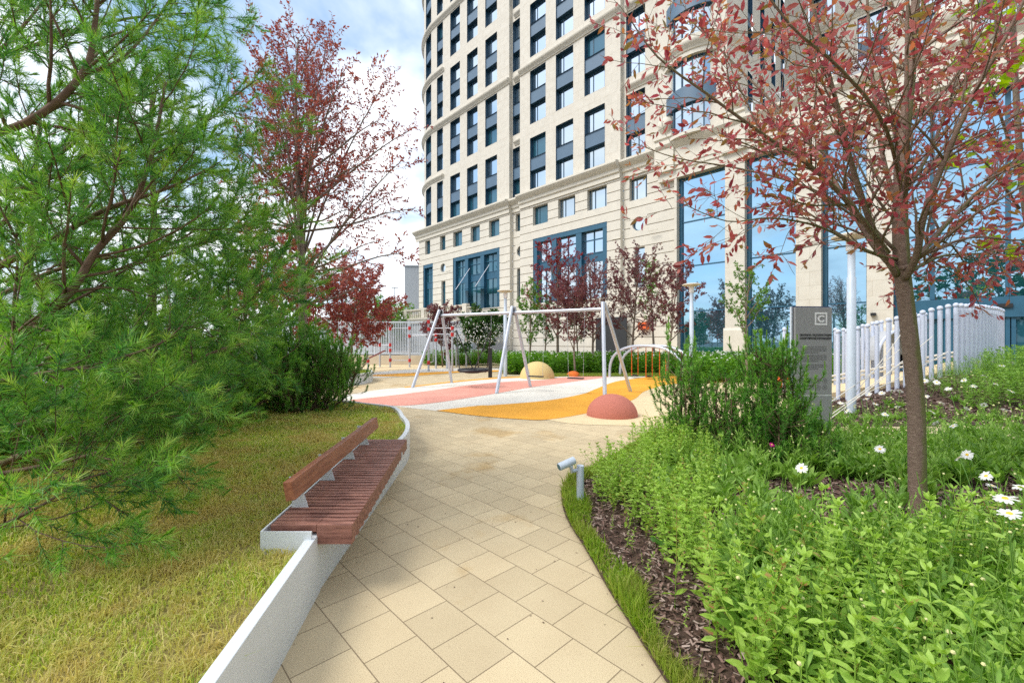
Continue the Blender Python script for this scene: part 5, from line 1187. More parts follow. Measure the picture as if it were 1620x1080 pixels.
# ---------------------------------------------------------------- pines
def needles(soup, pts, L, nl, dens, w, a0=35, a1=75, rs=(0, 1)):
    """needles all round a shoot"""
    n = max(6, int(L * dens)); k = len(pts); A = np.array([tuple(p) for p in pts]); t = nr.random(n) ** .55 * (k - 1.001); i = t.astype(int); f = (t - i)[:, None]
    P = A[i] * (1 - f) + A[i + 1] * f; d = A[i + 1] - A[i]; d /= np.maximum(np.linalg.norm(d, axis=1, keepdims=True), 1e-9)
    r_ = nr.normal(size=(n, 3)); r_ -= (r_ * d).sum(1, keepdims=True) * d; r_ /= np.maximum(np.linalg.norm(r_, axis=1, keepdims=True), 1e-9)
    an = np.radians(nr.uniform(a0, a1, n)) * (1 - .45 * (t / (k - 1)) ** 3); D = d * np.cos(an)[:, None] + r_ * np.sin(an)[:, None]; D[:, 2] -= .05
    soup.add(inst(NEED, P, D, nl * nr.uniform(.75, 1.15, n), width=w, rs=np.clip(nr.uniform(rs[0], rs[1], n) * (.45 + .75 * t / (k - 1)), 0, 1)))
def pine(name, lab, base, limbs, cfg, nl, dens, w, mat, trunkpts=None, tr_r=.12, bark='pinebark', candle=.3, group=None):
    tr = Tree(cfg)
    if trunkpts: tr.T.tube(trunkpts, [lerp(tr_r, tr_r * .3, i / (len(trunkpts) - 1)) for i in range(len(trunkpts))], 14)
    for l, a, b in limbs: tr.limb(l, a, b, 0)
    t = thing(name, lab, 'pine', tuple(base), group); tr.T.build('trunk', M[bark], t, True, auto=180)
    so_, ca = Soup(), Soup()
    for pts, L in tr.sp:
        base_r = rng.random() * .6; needles(so_, pts, L, nl, dens, w, rs=(base_r, base_r + .45))
        if rng.random() < candle:
            p = pts[-1]; d = (pts[-1] - pts[-2]).normalized(); d = (d + UPV * .5).normalized(); q = [p, p + d * nl * .5, p + d * nl * .95]; needles(ca, q, nl, nl * .55, dens * 2.2, w * 1.1, 8, 32)
    so_.build('needles', mat, t)
    if ca.n: ca.build('new_shoots', M['candle'], t)
    print(name, so_.n // 3, len(tr.sp)); return t
rng.seed(101)
pc = dict(levels=2, dens=[6.2, 10.0], t0=[.12, .15], ang=[48, 42], ratio=[.42, .45], minL=[.25, .13], up=.04, curl=.07, maxL=.85, rr=.5, tip=1)
tb = Vector((-4.6, 3.3, ZL)); tk = [tb, tb + Vector((.05, .05, 1.2)), tb + Vector((.0, .1, 2.6)), tb + Vector((.1, .1, 4.2)), tb + Vector((.1, .2, 6.0))]
lm = [([(-120, 660, 3.0), (0, 564, 2.9), (36, 528, 2.9), (111, 462, 2.9), (150, 400, 2.95), (205, 335, 3.0), (240, 245, 3.05), (262, 130, 3.1)], .040, .008),
      ([(-120, 480, 3.2), (0, 420, 3.1), (95, 372, 3.1), (170, 330, 3.1), (260, 300, 3.2), (340, 262, 3.3)], .030, .006),
      ([(-120, 240, 3.0), (40, 195, 2.9), (130, 118, 2.95), (150, 40, 3.0), (158, -60, 3.0)], .030, .012),
      ([(130, 118, 2.95), (190, 95, 3.0), (245, 35, 3.2), (280, -20, 3.3)], .014, .005),
      ([(-120, 640, 2.7), (0, 602, 2.7), (111, 584, 2.75), (161, 574, 2.8), (250, 545, 2.9), (289, 514, 3.0)], .016, .005),
      ([(-100, 790, 2.8), (0, 734, 2.7), (69, 708, 2.7), (119, 687, 2.75), (180, 656, 2.85), (280, 600, 3.0)], .028, .006),
      ([(-120, 900, 2.5), (0, 833, 2.4), (69, 797, 2.4), (130, 760, 2.5), (185, 742, 2.6)], .013, .004),
      ([(111, 462, 2.9), (180, 455, 3.0), (250, 470, 3.2), (330, 472, 3.4)], .012, .004),
      ([(-100, 330, 3.6), (60, 290, 3.6), (180, 230, 3.8), (300, 200, 4.0), (400, 130, 4.1)], .026, .006),
      ([(-100, 120, 3.8), (60, 70, 3.8), (200, 30, 3.9), (330, 20, 4.0)], .022, .006),
      ([(-100, 520, 4.0), (80, 430, 4.1), (220, 400, 4.2), (340, 380, 4.4), (400, 330, 4.5)], .026, .006),
      ([(-100, 620, 4.2), (100, 560, 4.3), (240, 520, 4.4), (360, 500, 4.6), (420, 450, 4.8)], .026, .006),
      ([(-60, 700, 3.6), (100, 650, 3.7), (230, 620, 3.8), (330, 560, 4.0), (400, 540, 4.2)], .024, .006),
      ([(-60, 760, 3.3), (100, 730, 3.3), (210, 700, 3.4), (300, 680, 3.6), (350, 640, 3.8)], .020, .005),
      ([(-60, 20, 3.4), (20, -20, 3.4), (100, -60, 3.4)], .02, .006),
      ([(-80, 150, 3.3), (20, 60, 3.3), (70, 0, 3.4)], .018, .006), ([(-80, 420, 3.5), (30, 330, 3.5), (100, 240, 3.6), (200, 170, 3.7), (290, 80, 3.9)], .022, .005)]
limbs = []
for l, a, b in lm:
    p = cat(pxpath(l), 4)
    if l[0][0] < 0: p = [Vector((tb.x + .05, tb.y + .1, p[0].z - .1))] + p
    limbs.append((p, a, b))
pine('pine_tree', 'large long needled pine whose branches sweep in from the left', tb, limbs, pc, .085, 300, .0054, M['needle'], tk, .13)
def auto_pine(lab, base, h, spread, seed, nl, dens, w, mat, pc, low=.06, nw=8, per=5, ang=72, name='pine_tree', group=None, candle=.3):
    rng.seed(seed); base = Vector(base); tk = wander(base, UPV, h, 8, .1, .03); limbs = []; az = 0
    for i in range(nw):
        t = low + (.93 - low) * i / (nw - 1)
        for j in range(per):
            az = j * 6.283 / per + i * .7 + rng.uniform(-.2, .2); p, d = along(tk, t); L = spread * (1 - .75 * t) * rng.uniform(.75, 1.1)
            limbs.append((wander(p, tilt(UPV, R(ang - 25 * t), az), L, 6, .05, .05), .02 * (1 - .5 * t), .004))
    return pine(name, lab, base, limbs, pc, nl, dens, w, mat, tk, h * .014, candle=candle, group=group)
pc2 = dict(levels=2, dens=[5.2, 8.5], t0=[.15, .2], ang=[48, 42], ratio=[.42, .45], minL=[.28, .15], up=.05, curl=.07, maxL=.8, rr=.5)
auto_pine('bushy soft needled pine standing behind the large branches', (-4.5, 5.4, ZL), 4.4, 1.75, 110, .08, 520, .0075, M['needle'], pc2, .05, 8, 5)
auto_pine('dense green pine reaching toward the purple plum trunk', (-4.45, 7.2, ZL), 3.3, 1.75, 111, .075, 520, .0085, M['needle'], pc2, .05, 7, 5)
auto_pine('soft needled pine at the left edge behind the leafy bushes', (-7.2, 6.4, ZL), 4.8, 2.0, 112, .085, 420, .009, M['needle'], pc2, .05, 8, 5)
# mountain pines: upright bottle brush shoots
def mugo(name, lab, base, h, wd_, seed, nsh, nl=.045, w=.0032, dens=420, lean=0, group=None):
    rng.seed(seed); base = Vector(base); T = MB(); so_, ca = Soup(), Soup(); stems = []
    NS = 13 if nsh > 500 else 8
    for i in range(NS):
        az = i * 2.4 + rng.random(); out = wd_ * math.sqrt((i + .4) / NS); top = base + Vector((math.cos(az) * out, math.sin(az) * out * .9, h * (1.0 - .5 * (out / wd_) ** 2) * rng.uniform(.7, .95)))
        st = base + Vector((math.cos(az) * .08, math.sin(az) * .08, 0)); mid_ = st.lerp(top, .45) + Vector((math.cos(az), math.sin(az), 0)) * out * .22 - Vector((0, 0, h * .06))
        p = cat([st, mid_, top], 6); T.tube(p, [lerp(.022, .007, j / (len(p) - 1)) for j in range(len(p))], 7); stems.append(p)
    for i in range(nsh):
        p = stems[i % len(stems)]; t = .15 + .85 * rng.random() ** .75; b, d = along(p, min(t, .99)); az = rng.uniform(0, 6.28)
        L = rng.uniform(.09, .20) * (h / 1.5) ** .5; off = tilt(d, R(rng.uniform(35, 85)), az); b2 = b + off * rng.uniform(.03, .26) * min(h, 1.2); T.tube([b, b2], [.006, .004], 4)
        hz = Vector((rng.gauss(0, .35), rng.gauss(0, .35), 0)); q = cat([b2 - off * .05, b2 + (off * .5 + hz) * L * .5 + UPV * L * .3, b2 + (off * .6 + hz) * L * .8 + UPV * L * 1.0], 3); T.tube(q, [.004, .004, .004, .004, .003, .003, .002][:len(q)], 4)
        rs = rng.random() * .6; needles(so_, q, L, nl, dens, w, 35, 80, (rs, rs + .4))
        if rng.random() < .35: needles(ca, [q[-1], q[-1] + UPV * .05, q[-1] + UPV * .1], .1, nl * .6, dens, w, 8, 28)
    t = thing(name, lab, 'pine shrub', tuple(base), group); T.build('stems', M['pinebark'], t, True, auto=180); so_.build('needles', M['mugo'], t)
    if ca.n: ca.build('new_shoots', M['candle'], t)
    print(name, so_.n // 3); return t
mugo('pine_shrub', 'upright dark pine shrub in front of the grey sign', G(1218, 735), 1.75, .33, 120, 380, .055, .010, 480)
mugo('pine_shrub', 'slim dark pine shrub furthest left beside the beige playground surface', G(1088, 716), 1.72, .20, 121, 170, .055, .010, 480)
mugo('pine_shrub', 'middle dark pine shrub between the slim one and the one by the sign', G(1145, 728), 1.35, .20, 126, 120, .055, .010, 480)
mugo('pine_shrub', 'low pine shrub branch mass right at the foot of the sign', G(1272, 738), .7, .36, 122, 150, .055, .010, 480)
mugo('pine_shrub', 'dark bushy pine shrub at the far corner of the lawn beside the plum trunk', (-3.75, 7.9, ZL), 1.75, 1.1, 123, 900, w=.010, dens=480, nl=.05)
mugo('pine_shrub', 'dark pine shrub under the purple plum left of its trunk', (-4.6, 8.3, ZL), 2.0, 1.2, 124, 800, w=.010, dens=480, nl=.05)
mugo('pine_shrub', 'dark pine shrub behind the soft needled pines', (-5.6, 6.9, ZL), 1.9, 1.3, 125, 600, w=.010, dens=480, nl=.05)
# broad leaved bushes at the left, with white flower heads
def bush(name, lab, base, r, h, n, mat, leaf, flowers=0, tpl=LEAF, group=None):
    base = Vector(base); u = nr.normal(size=(n, 3)); u /= np.linalg.norm(u, axis=1, keepdims=True); q = nr.random(n) ** .35
    lump = 1 + .18 * np.sin(u[:, 0] * 7 + base.x) * np.cos(u[:, 1] * 6) ; P = np.stack([u[:, 0] * q * r * lump, u[:, 1] * q * r * lump, h * .5 + u[:, 2] * q * h * .5 * lump], 1) + np.array(base); P[:, 2] = np.maximum(P[:, 2], base.z + .03)
    D = u + nr.normal(size=(n, 3)) * .6; D[:, 2] += .25; t = thing(name, lab, 'bush', tuple(base), group)
    T = MB()
    for i in range(12): az = i * 2.4; T.tube(wander(base + Vector((math.cos(az) * .1, math.sin(az) * .1, 0)), Vector((math.cos(az) * .6, math.sin(az) * .6, 1)), h * .8, 5, .02, .1), [.012, .01, .009, .007, .006, .004], 5)
    T.build('stems', M['twig'], t); z = inst(tpl, P, D, nr.uniform(leaf * .7, leaf * 1.2, n)); fast('foliage', z[0], z[1], mat, t, z[2])
    if flowers:
        PP = []; 
        for i in range(flowers):
            v = nr.normal(size=3); v /= np.linalg.norm(v); v[2] = abs(v[2]); c = np.array(base) + np.array([v[0] * r, v[1] * r, h * .5 + v[2] * h * .5]); PP.append(c + nr.normal(size=(16, 3)) * .03)
        PP = np.concatenate(PP); z = inst(LEAF4, PP, nr.normal(size=PP.shape), .035); tag(fast('flowers', z[0], z[1], M['petal'], t, z[2]), kind='stuff')
    return t
bush('flowering_bush', 'light green broad leaved bush with white flower heads at the left edge', (-5.4, 4.5, ZL), .95, 1.35, 5200, M['leafgreen'], .085, 22)
bush('leafy_bush', 'light green leafy bush between the pines', (-4.6, 6.3, ZL), .8, 1.3, 3500, M['leafgreen'], .08, 8)
bush('leafy_bush', 'rounded green bush under the long pine branches', (-6.6, 5.6, ZL), 1.0, 1.7, 4200, M['leafgreen'], .09, 14)
# grey screen wall far left, seen through the pine
t = thing('screen_wall', 'pale blue grey screen wall glimpsed through the pine at the left', 'wall', (-17, 14, 0)); m = MB(); m.box((-17, 13.5, 1.6), (8, .3, 3.2)); m.build('panel', M['white'], t, bevel=.02)
m = MB(); m.box((-17, 13.5, 3.24), (8.1, .4, .08)); m.build('cap', M['fargrey'], t)

# ---------------------------------------------------------------- perennials
def mint_tpl(h, n, leaf, seed, droop=.2):
    r_ = np.random.default_rng(seed); V = []; Fc = []; 
    v, f, _ = None, None, None
    P = []; D = []; Sz = []; bend = r_.normal(0, .12, 2)
    for i in range(n):
        z = h * (.12 + .88 * (i + .5) / n); a = i * PI / 2 + r_.normal(0, .3)
        for s_ in (0, PI): P.append((bend[0] * z * z * 3, bend[1] * z * z * 3, z)); el = .45 + r_.normal(0, .2) - droop; D.append((math.cos(a + s_), math.sin(a + s_), el)); Sz.append(leaf * (1 - .45 * i / n) * r_.uniform(.8, 1.15))
    for j in range(4): a = j * PI / 2 + r_.random(); P.append((bend[0] * h * h * 3, bend[1] * h * h * 3, h)); D.append((math.cos(a), math.sin(a), 1.2)); Sz.append(leaf * .5)
    st = nr.bit_generator.state
    V, Fa, _ = inst(LEAF4 if leaf < .05 else LEAF, np.array(P), np.array(D), np.array(Sz), up=np.tile([0, 0, 1.0], (len(P), 1)))
    k = len(V); sv = [];
    for i in range(3):
        z = h * i / 2; x, y = bend[0] * z * z * 3, bend[1] * z * z * 3
        for j in range(3): a = j * 2.094; sv.append((x + .0022 * math.cos(a), y + .0022 * math.sin(a), z))
    sf = []
    for i in range(2):
        for j in range(3): a, b, c, d = i * 3 + j, i * 3 + (j + 1) % 3, (i + 1) * 3 + (j + 1) % 3, (i + 1) * 3 + j; sf += [(a, b, c), (a, c, d)]
    return np.concatenate([V, np.array(sv)]), np.concatenate([Fa, np.array(sf) + k])
def daisy_tpl(h, n, leaf, seed, stalks=3):
    r_ = np.random.default_rng(seed); P = []; D = []; Sz = []
    for i in range(n): a = i * 2.4; P.append((.02 * math.cos(a), .02 * math.sin(a), .01 + .04 * r_.random())); D.append((math.cos(a), math.sin(a), r_.uniform(.7, 2.2))); Sz.append(leaf * r_.uniform(.7, 1.15))
    tips = []
    for s_ in range(stalks):
        a = r_.uniform(0, 6.28); l = r_.uniform(.05, .16); hh = h * r_.uniform(.75, 1.1)
        for i in range(7): t = i / 7; a2 = r_.uniform(0, 6.28); P.append((l * t * math.cos(a), l * t * math.sin(a), hh * t)); D.append((math.cos(a2), math.sin(a2), .9)); Sz.append(leaf * .55 * (1.1 - .75 * t))
        tips.append((l * math.cos(a), l * math.sin(a), hh))
    V, Fa, _ = inst(LANCE, np.array(P), np.array(D), np.array(Sz), up=np.tile([0, 0, 1.0], (len(P), 1)))
    sv = []; sf = []
    for x, y, z in tips:
        b = len(sv)
        for i in range(2):
            for j in range(3): a = j * 2.094; sv.append((x * i + .0025 * math.cos(a), y * i + .0025 * math.sin(a), z * i))
        for j in range(3): a0, b0, c0_, d0 = j, (j + 1) % 3, 3 + (j + 1) % 3, 3 + j; sf += [(b + a0, b + b0, b + c0_), (b + a0, b + c0_, b + d0)]
    return np.concatenate([V, np.array(sv)]), np.concatenate([Fa, np.array(sf) + len(V)]), tips
def scatter(name, lab, tpls, xs, ys, zs, scale, mat, heads=None):
    so_ = Soup(); n = len(xs); tid = nr.integers(0, len(tpls), n)
    for ti, tp in enumerate(tpls):
        k = tid == ti; c = int(k.sum())
        if not c: continue
        T, Fc = tp[0], tp[1]; a = nr.uniform(0, 2 * PI, c); s = scale[k]; ca, sa = np.cos(a), np.sin(a)
        lx, ly = nr.normal(0, .10, c), nr.normal(0, .10, c)
        X = T[None, :, 0] * ca[:, None] - T[None, :, 1] * sa[:, None] + T[None, :, 2] * lx[:, None]; Yv = T[None, :, 0] * sa[:, None] + T[None, :, 1] * ca[:, None] + T[None, :, 2] * ly[:, None]
        V = np.stack([X * s[:, None] + xs[k][:, None], Yv * s[:, None] + ys[k][:, None], T[None, :, 2] * s[:, None] + zs[k][:, None]], 2)
        Fa = Fc[None] + (np.arange(c) * len(T))[:, None, None]; so_.add((V.reshape(-1, 3), Fa.reshape(-1, 3), np.clip(np.repeat(nr.random(c), len(Fc)) * .6 + nr.random(c * len(Fc)) * .4, 0, 1)))
        if heads is not None:
            for i in range(c):
                for tx, ty, tz in tp[2]:
                    heads.append((xs[k][i] + s[i] * (tx * ca[i] - ty * sa[i] + tz * lx[i]), ys[k][i] + s[i] * (tx * sa[i] + ty * ca[i] + tz * ly[i]), zs[k][i] + s[i] * tz))
    o = so_.build(name, mat); print(name, n, so_.n); return tag(o, lab, 'plants', kind='stuff')
def pts_in(n, box, test):
    x = nr.uniform(box[0], box[1], n); y = nr.uniform(box[2], box[3], n); k = test(x, y) & visible(x, y, .2); return x[k], y[k]
inb = lambda x, y: inside(x, y, bed_poly)
edge_d = lambda x, y: dist_line(x, y, bed_edge)
px_ = lambda x, y: 810 + 680 * x / y
py_ = lambda x, y: 540 + 1088 / y
clear_tr = lambda x, y: np.hypot(x - 3.59, y - 3.80) > .17
mints = [mint_tpl(.46, 7 + s_ % 3, .062 + .007 * (s_ % 3), s_, .1 + .1 * (s_ % 4)) for s_ in range(1, 9)]
# bright mint like plants in the near part of the bed
def m1(x, y):
    X, Yp = px_(x, y), py_(x, y); lim = 1010 + (Yp - 800) * .52
    return inb(x, y) & (edge_d(x, y) > .24) & (X + 90 * (nr.random(len(x)) < .06) > np.where(Yp > 800, np.maximum(1060, lim), 960)) & (y < 3.0) & clear_tr(x, y)
x, y = pts_in(950, (.9, 4.2, 1.0, 3.0), m1); k = (pnoiseval := np.array([pnoise(Vector((a * 2.2, b * 2.2, 5))) for a, b in zip(x, y)])) > -.12; x, y = x[k], y[k]
scatter('ground_cover_plants', 'bright green mint like plants filling the front of the flower bed', mints, x, y, x * 0 + .02, nr.uniform(.55, 1.4, len(x)), M['mint'])
def m1b(x, y): X, Yp = px_(x, y), py_(x, y); return inb(x, y) & (edge_d(x, y) > .28) & (X < 1110 + (y - 3) * 12) & (y > 3.0) & (y < 6.6)
x, y = pts_in(2100, (.8, 3.4, 3.0, 6.6), m1b); k = np.array([pnoise(Vector((a * 2.0, b * 2.0, 9))) for a, b in zip(x, y)]) > -.15; x, y = x[k], y[k]
scatter('ground_cover_plants', 'low pale green leafy plants behind the spotlight', mints, x, y, x * 0 + .02, nr.uniform(.65, 1.1, len(x)), M['mint'])
xs_, ys_ = pts_in(260, (.6, 3.2, 1.2, 6.0), lambda x, y: inb(x, y) & (edge_d(x, y) > .22) & (edge_d(x, y) < .62))
scatter('ground_cover_plants', 'tiny scattered seedlings on the bare mulch by the grass edge', mints, xs_, ys_, xs_ * 0 + .02, nr.uniform(.18, .5, len(xs_)), M['mint'])
x, y = pts_in(560, (.9, 4.2, 1.0, 3.2), lambda x, y: inb(x, y) & (edge_d(x, y) > .45) & clear_tr(x, y) & (px_(x, y) > 1150))
# shasta daisy clumps
heads = []; dts = [daisy_tpl(.54, 15, .26, s_, 2) for s_ in (11, 12, 13, 14)]
def gapn(x, y, f, th): return np.array([pnoise(Vector((a * f, b * f, 2))) for a, b in zip(x, y)]) > th
def m2(x, y):
    X = px_(x, y); bare = ((x - 3.55) / 1.25) ** 2 + ((y - 4.1) / .75) ** 2 < 1
    bare2 = ((x - 5.1) / .9) ** 2 + ((y - 4.2) / .4) ** 2 < 1
    return inb(x, y) & (edge_d(x, y) > .3) & (((y > 2.3) & (x > 1.75 + (3 - y) * .2)) | (x > 2.6)) & (~bare | (nr.random(len(x)) < .10)) & (~bare2 | (nr.random(len(x)) < .2)) & clear_tr(x, y) & (X > 1040)
x0_, y0_ = x, y; x, y = pts_in(1500, (1.5, 9, 1.5, 7.0), m2); x = np.concatenate([x, x0_]); y = np.concatenate([y, y0_]); k = gapn(x, y, 2.6, -.22); x, y = x[k], y[k]
scatter('daisy_plants', 'clumps of long leaved green daisy plants around the tree trunk', dts, x, y, x * 0 + .02, nr.uniform(.7, 1.15, len(x)) , M['daisyleaf'], heads)
h2 = []
def m3(x, y): return (y > 8.2) & (x > mleft(y) - .3) & (y < 9.4 + .25 * np.maximum(0, x - 7)) 
x, y = pts_in(1100, (4.2, 13, 8.2, 12.5), m3); k = (y < 8.75) | (nr.random(len(x)) < .22); x, y = x[k], y[k]
scatter('daisy_plants', 'band of green daisy plants on the mound in front of the post fence', dts, x, y, vm(x, y), nr.uniform(.3, .62, len(x)), M['daisyleaf'], h2)
def m4(x, y): return (y > 9.0) & (y < 12.2) & (x > 9.6) & (px_(x, y) > 1450)
x, y = pts_in(1100, (9.6, 15, 9, 12.2), m4)
scatter('daisy_plants', 'tall green leafy plants on the mound at the right edge', mints, x, y, vm(x, y), nr.uniform(.9, 1.7, len(x)) * np.clip((px_(x, y) - 1400) / 190, .35, 1), M['daisyleaf'])
# flower heads: buds as one mass, open daisies as single flowers
rng.seed(5); hh = heads + h2; rng.shuffle(hh); m = MB()
for p in hh[:520]:
    r_ = .008 * rng.uniform(.8, 1.5) * max(.8, p[1] / 5); m.lathe(p, [(r_ * .3, -r_ * .8), (r_, 0), (r_ * .7, r_ * .8), (.0005, r_)], 6)
tag(m.build('flower_buds', M['bud'], None, True), 'pale round flower buds standing above the daisy plants', 'flower buds', kind='stuff')
pet = np.array([(0.004, -.10, 0), (.004, .10, 0), (.6, .17, .05), (.95, .10, .02), (1, 0, .0), (.95, -.10, .02), (.6, -.17, .05)], float); petF = np.array([(0, 1, 2), (0, 2, 6), (6, 2, 3), (6, 3, 5), (5, 3, 4)])
def daisy(p, r_, nrm, group, lab, mat='petal', npet=18):
    t = thing('daisy', lab, 'flower', p, group); nrm = Vector(nrm).normalized(); o = nrm.orthogonal().normalized(); Dd = []
    for i in range(npet): Dd.append(tuple(Matrix.Rotation(2 * PI * i / npet + rng.uniform(-.06, .06), 3, nrm) @ o + nrm * rng.uniform(-.25, .12)))
    z = inst((pet, petF), np.tile(np.array(p), (npet, 1)), np.array(Dd), r_ * nr.uniform(.85, 1.08, npet), up=np.tile(np.array(nrm) * 3, (npet, 1))); fast('petals', z[0], z[1], M[mat], t, z[2])
    m = MB(); m.lathe(Vector(p), [(r_ * .26, -.002), (r_ * .27, .002), (r_ * .2, r_ * .1), (.0005, r_ * .13)], 12, rot=nrm.to_track_quat('Z', 'Y').to_matrix()); m.build('flower_centre', M['daisyeye'], t, True)
    m = MB(); m.tube([Vector(p) - nrm * .002, Vector(p) + Vector((.01, .01, -.12)), Vector((p[0] + rng.uniform(-.04, .04), p[1] + rng.uniform(-.02, .06), max(.02, p[2] - .5)))], .0028, 5); m.build('stem', M['stem'], t); return t
GD = 'open white daisies in the flower bed'
near_d = [(1590, 788, 2.55, .058), (1597, 812, 2.35, .055), (1614, 770, 2.9, .045), (1570, 768, 3.3, .04)]
labs = ['largest open white daisy at the right edge', 'open white daisy just below the largest one at the right edge', 'white daisy cut by the right edge above the largest', 'small white daisy left of the largest ones at the right edge']
for (x, y, Y, r_), lb in zip(near_d, labs): daisy(tuple(Q(x, y, Y)), r_, (rng.uniform(-.3, .1), -.05, 1), None, lb)
ORD = ['', 'one', 'two', 'three', 'four', 'five', 'six', 'seven', 'eight', 'nine', 'ten', 'eleven', 'twelve', 'thirteen', 'fourteen', 'fifteen', 'sixteen', 'seventeen', 'eighteen', 'nineteen', 'twenty', 'twenty one', 'twenty two', 'twenty three', 'twenty four', 'twenty five', 'twenty six', 'twenty seven']; cnt = {}
proto = None; spots = [(1284, 627, 8.9), (1302, 611, 9.2), (1318, 632, 9.0), (1361, 638, 9.2), (1375, 637, 9.3), (1395, 644, 9.3), (1412, 636, 9.4), (1424, 645, 9.3), (1463, 626, 9.8), (1477, 625, 9.8), (1482, 632, 9.6), (1525, 637, 9.6), (1540, 647, 9.3), (1575, 647, 9.4), (1600, 662, 9.0), (1337, 696, 6.4), (1340, 702, 6.2), (1223, 678, 6.3), (1243, 668, 6.2), (1500, 645, 9.2), (1557, 640, 9.8), (1392, 760, 4.0), (1517, 775, 3.7), (1530, 776, 3.8), (1560, 820, 3.2), (1268, 835, 3.4), (1508, 726, 5.1), (1480, 724, 5.3), (1548, 588, 11), (1570, 592, 11), (1580, 585, 11.5), (1245, 700, 5.5), (1370, 655, 8.8), (1440, 655, 8.9), (1465, 660, 8.8), (1330, 668, 7.0), (1385, 674, 6.9), (1420, 680, 6.6), (1490, 672, 7.0), (1530, 684, 6.4), (1556, 676, 6.8), (1590, 688, 6.3), (1400, 700, 5.9), (1475, 695, 6.1), (1585, 615, 10.5), (1600, 603, 10.8)]
spots.sort()
for x, y, Y in spots:
    p = Q(x, y, Y); p.z = max(p.z, .60 if Y < 7.5 else mound(p.x, p.y) + .38); p = tuple(p); r_ = .066 if Y > 8 else .045
    wh = 'on the bright cross path edge' if Y < 7.5 and Y > 4.5 else 'near the plum trunk' if Y <= 4.5 else 'high on the mound at the right' if Y >= 10 else 'on the mound below the post fence'
    cnt[wh] = cnt.get(wh, 0) + 1; lb = 'white daisy ' + wh + ', number ' + ORD[cnt[wh]] + ' from the left'
    if proto is None: proto = daisy(p, 1.0 * r_, (0, -.6, 1), GD, lb); pr0 = r_
    else:
        c = copy_tree(proto); c['label'] = lb; c.location = p; c.scale = (r_ / pr0,) * 3; c.rotation_euler = (rng.uniform(-.3, .5), rng.uniform(-.3, .3), rng.uniform(0, 6))
daisy(tuple(Q(1221, 703, 5.2)), .036, (0, -.6, .8), None, 'single magenta flower in front of the pine shrub', 'magenta', 12)
daisy(tuple(Q(1312, 771, 4.1)), .022, (0, -.6, .8), None, 'small magenta flower left of the tree trunk', 'magenta', 9)
# round leaved weed
for i, (x, y) in enumerate(((1040, 855), (1062, 862))):
    c = G(x, y, .12); m = MB(); n = 20; m.add([(c.x + .055 * math.cos(6.283 * j / n) * (1 if abs(j - 10) > 1 else .6), c.y + .05 * math.sin(6.283 * j / n), .12 + .015 * math.cos(j)) for j in range(n)] + [tuple(c)], [(j, (j + 1) % n, n) for j in range(n)]); m.tube([c, (c.x, c.y + .04, .01)], .003, 5)
    tag(m.build('round_leaf', M['leafgreen'], None, True), ('left' if i == 0 else 'right') + ' one of two round light green leaves on the mulch', 'leaf')
# bed of perennials behind the playground
def bedB(x, y): X, Yp = px_(x, y), py_(x, y); return ((X > 862) & (X < 1250) & (y > 20.6 - np.maximum(0, X - 1040) * .02) & (y < 25.5)) | ((X > 795) & (X <= 862) & (y > 20.6) & (y < 27)) | ((X > 670) & (X <= 795) & (y > 28.3) & (y < 30)) | ((X >= 1080) & (X < 1330) & (y > 16.5) & (y < 20))
x, y = pts_in(14000, (-6, 15, 16, 30), bedB)
hm = [mint_tpl(.36, 7, .09, s_) for s_ in (31, 32, 33)]
scatter('hedge_bed_plants', 'tall band of green perennials behind the playground surface', hm, x, y, x * 0 + .02, nr.uniform(1.5, 2.7, len(x)), M['hedge'])
sb2 = [(G(862, 594)), (G(1000, 592)), (G(1090, 593)), (G(1160, 596)), Vector((14, 18, 0)), Vector((14, 26, 0)), Vector((-.5, 27.5, 0)), Vector((-.5, 21.5, 0))]
sheet('hedge_bed_soil', [(p.x, p.y) for p in sb2], .03, M['turfsoil'])
n = 900; m = MB(); ii = nr.integers(0, len(x), n)
for j in ii: p = (x[j], y[j], .75 + .35 * rng.random()); m.lathe(p, [(.02, -.02), (.045, 0), (.02, .02)], 5)
tag(m.build('hedge_flowers', M['petal'], None), 'small white flowers dotted over the green perennials behind the playground', 'flowers', kind='stuff')
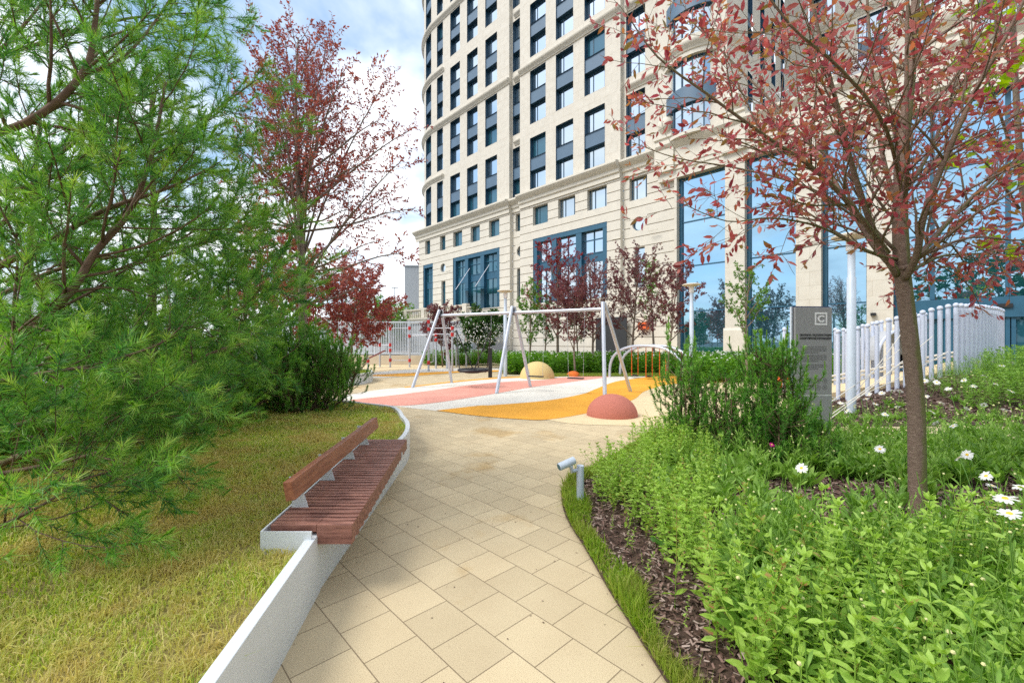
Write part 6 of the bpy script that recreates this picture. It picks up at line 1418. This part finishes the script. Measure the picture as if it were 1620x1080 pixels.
# grass edge in front of that bed
n = 40000; gx = nr.uniform(.5, 9, n); gy = nr.uniform(19.5, 21.3, n); t = inst(NEED, np.stack([gx, gy + .02 * gx, gx * 0 + .01], 1), np.stack([nr.normal(0, .3, n), nr.normal(0, .3, n), np.ones(n)], 1), nr.uniform(.05, .14, n), width=.02)
tag(fast('edge_grass', t[0], t[1], M['edgegrass'], None, t[2]), 'strip of grass along the far edge of the playground', 'grass', kind='stuff')
# ---------------------------------------------------------------- far surroundings (also what the glass reflects)
fb = thing('far_building', 'pale grey block at the left end of the stone building', 'building', (-14.2, 66, 0))
m = MB(); m.box((-12.5, 66, 6.2), (6, 8, 12.4)); m.build('wall', M['fargrey'], fb, bevel=.05); m = MB(); m.box((-12.5, 66, 12.5), (6.2, 8.2, .2)); m.build('roof', M['fargrey'], fb)
def block(x, y, wd_, dp, h, rz_, lab):
    t = thing('apartment_block', lab, 'building', (x, y, 0), 'pale apartment blocks mirrored in the glass'); m = MB(); m.box((x, y, h / 2), (wd_, dp, h)); m.build('wall', M['farwhite'], t)
    m = MB(); nx_ = int(wd_ / 3.4); nz = int(h / 3)
    for i in range(nx_):
        for j in range(nz): m.box((x - wd_ / 2 + 1.7 + i * 3.4, y + dp / 2 + .03, 1.8 + j * 3), (1.5, .1, 1.5))
    o = m.build('window', M['bluedark'], t); o['kind'] = 'stuff'; m = MB(); m.box((x, y, h + .4), (wd_ + .4, dp + .4, .8)); m.build('roof', M['fargrey'], t); t.rotation_euler.z = rz_; return t
block(60, -150, 60, 14, 40, .1, 'long pale apartment block reflected in the big entrance glass')
block(140, -120, 40, 14, 46, .5, 'taller pale apartment block reflected beside the long one')
block(-70, -170, 50, 14, 42, -.2, 'pale apartment block reflected in the upper windows')
rng.seed(300)
t0 = gtree('park_tree', 'park tree mirrored in the glass at the western end of its row', 'tree', (-30, -26, 0), 13.5, 5.4, .10, M['leafdark'], .75, .50, 301, nl=18, ang=60, group='park trees mirrored in the glass', dens=(2.4, 4.6))
r9 = random.Random(9)
for i in range(26):
    c = copy_tree(t0); c['label'] = 'park tree mirrored in the glass, number ' + ORD[i + 1] + ' counted from the western end'; c.location = (-25 + i * 4.6 + r9.uniform(-1.5, 1.5), -24 - r9.random() * 14, 0); c.rotation_euler.z = r9.uniform(0, 6); s_ = r9.uniform(.75, 1.25); c.scale = (s_,) * 3
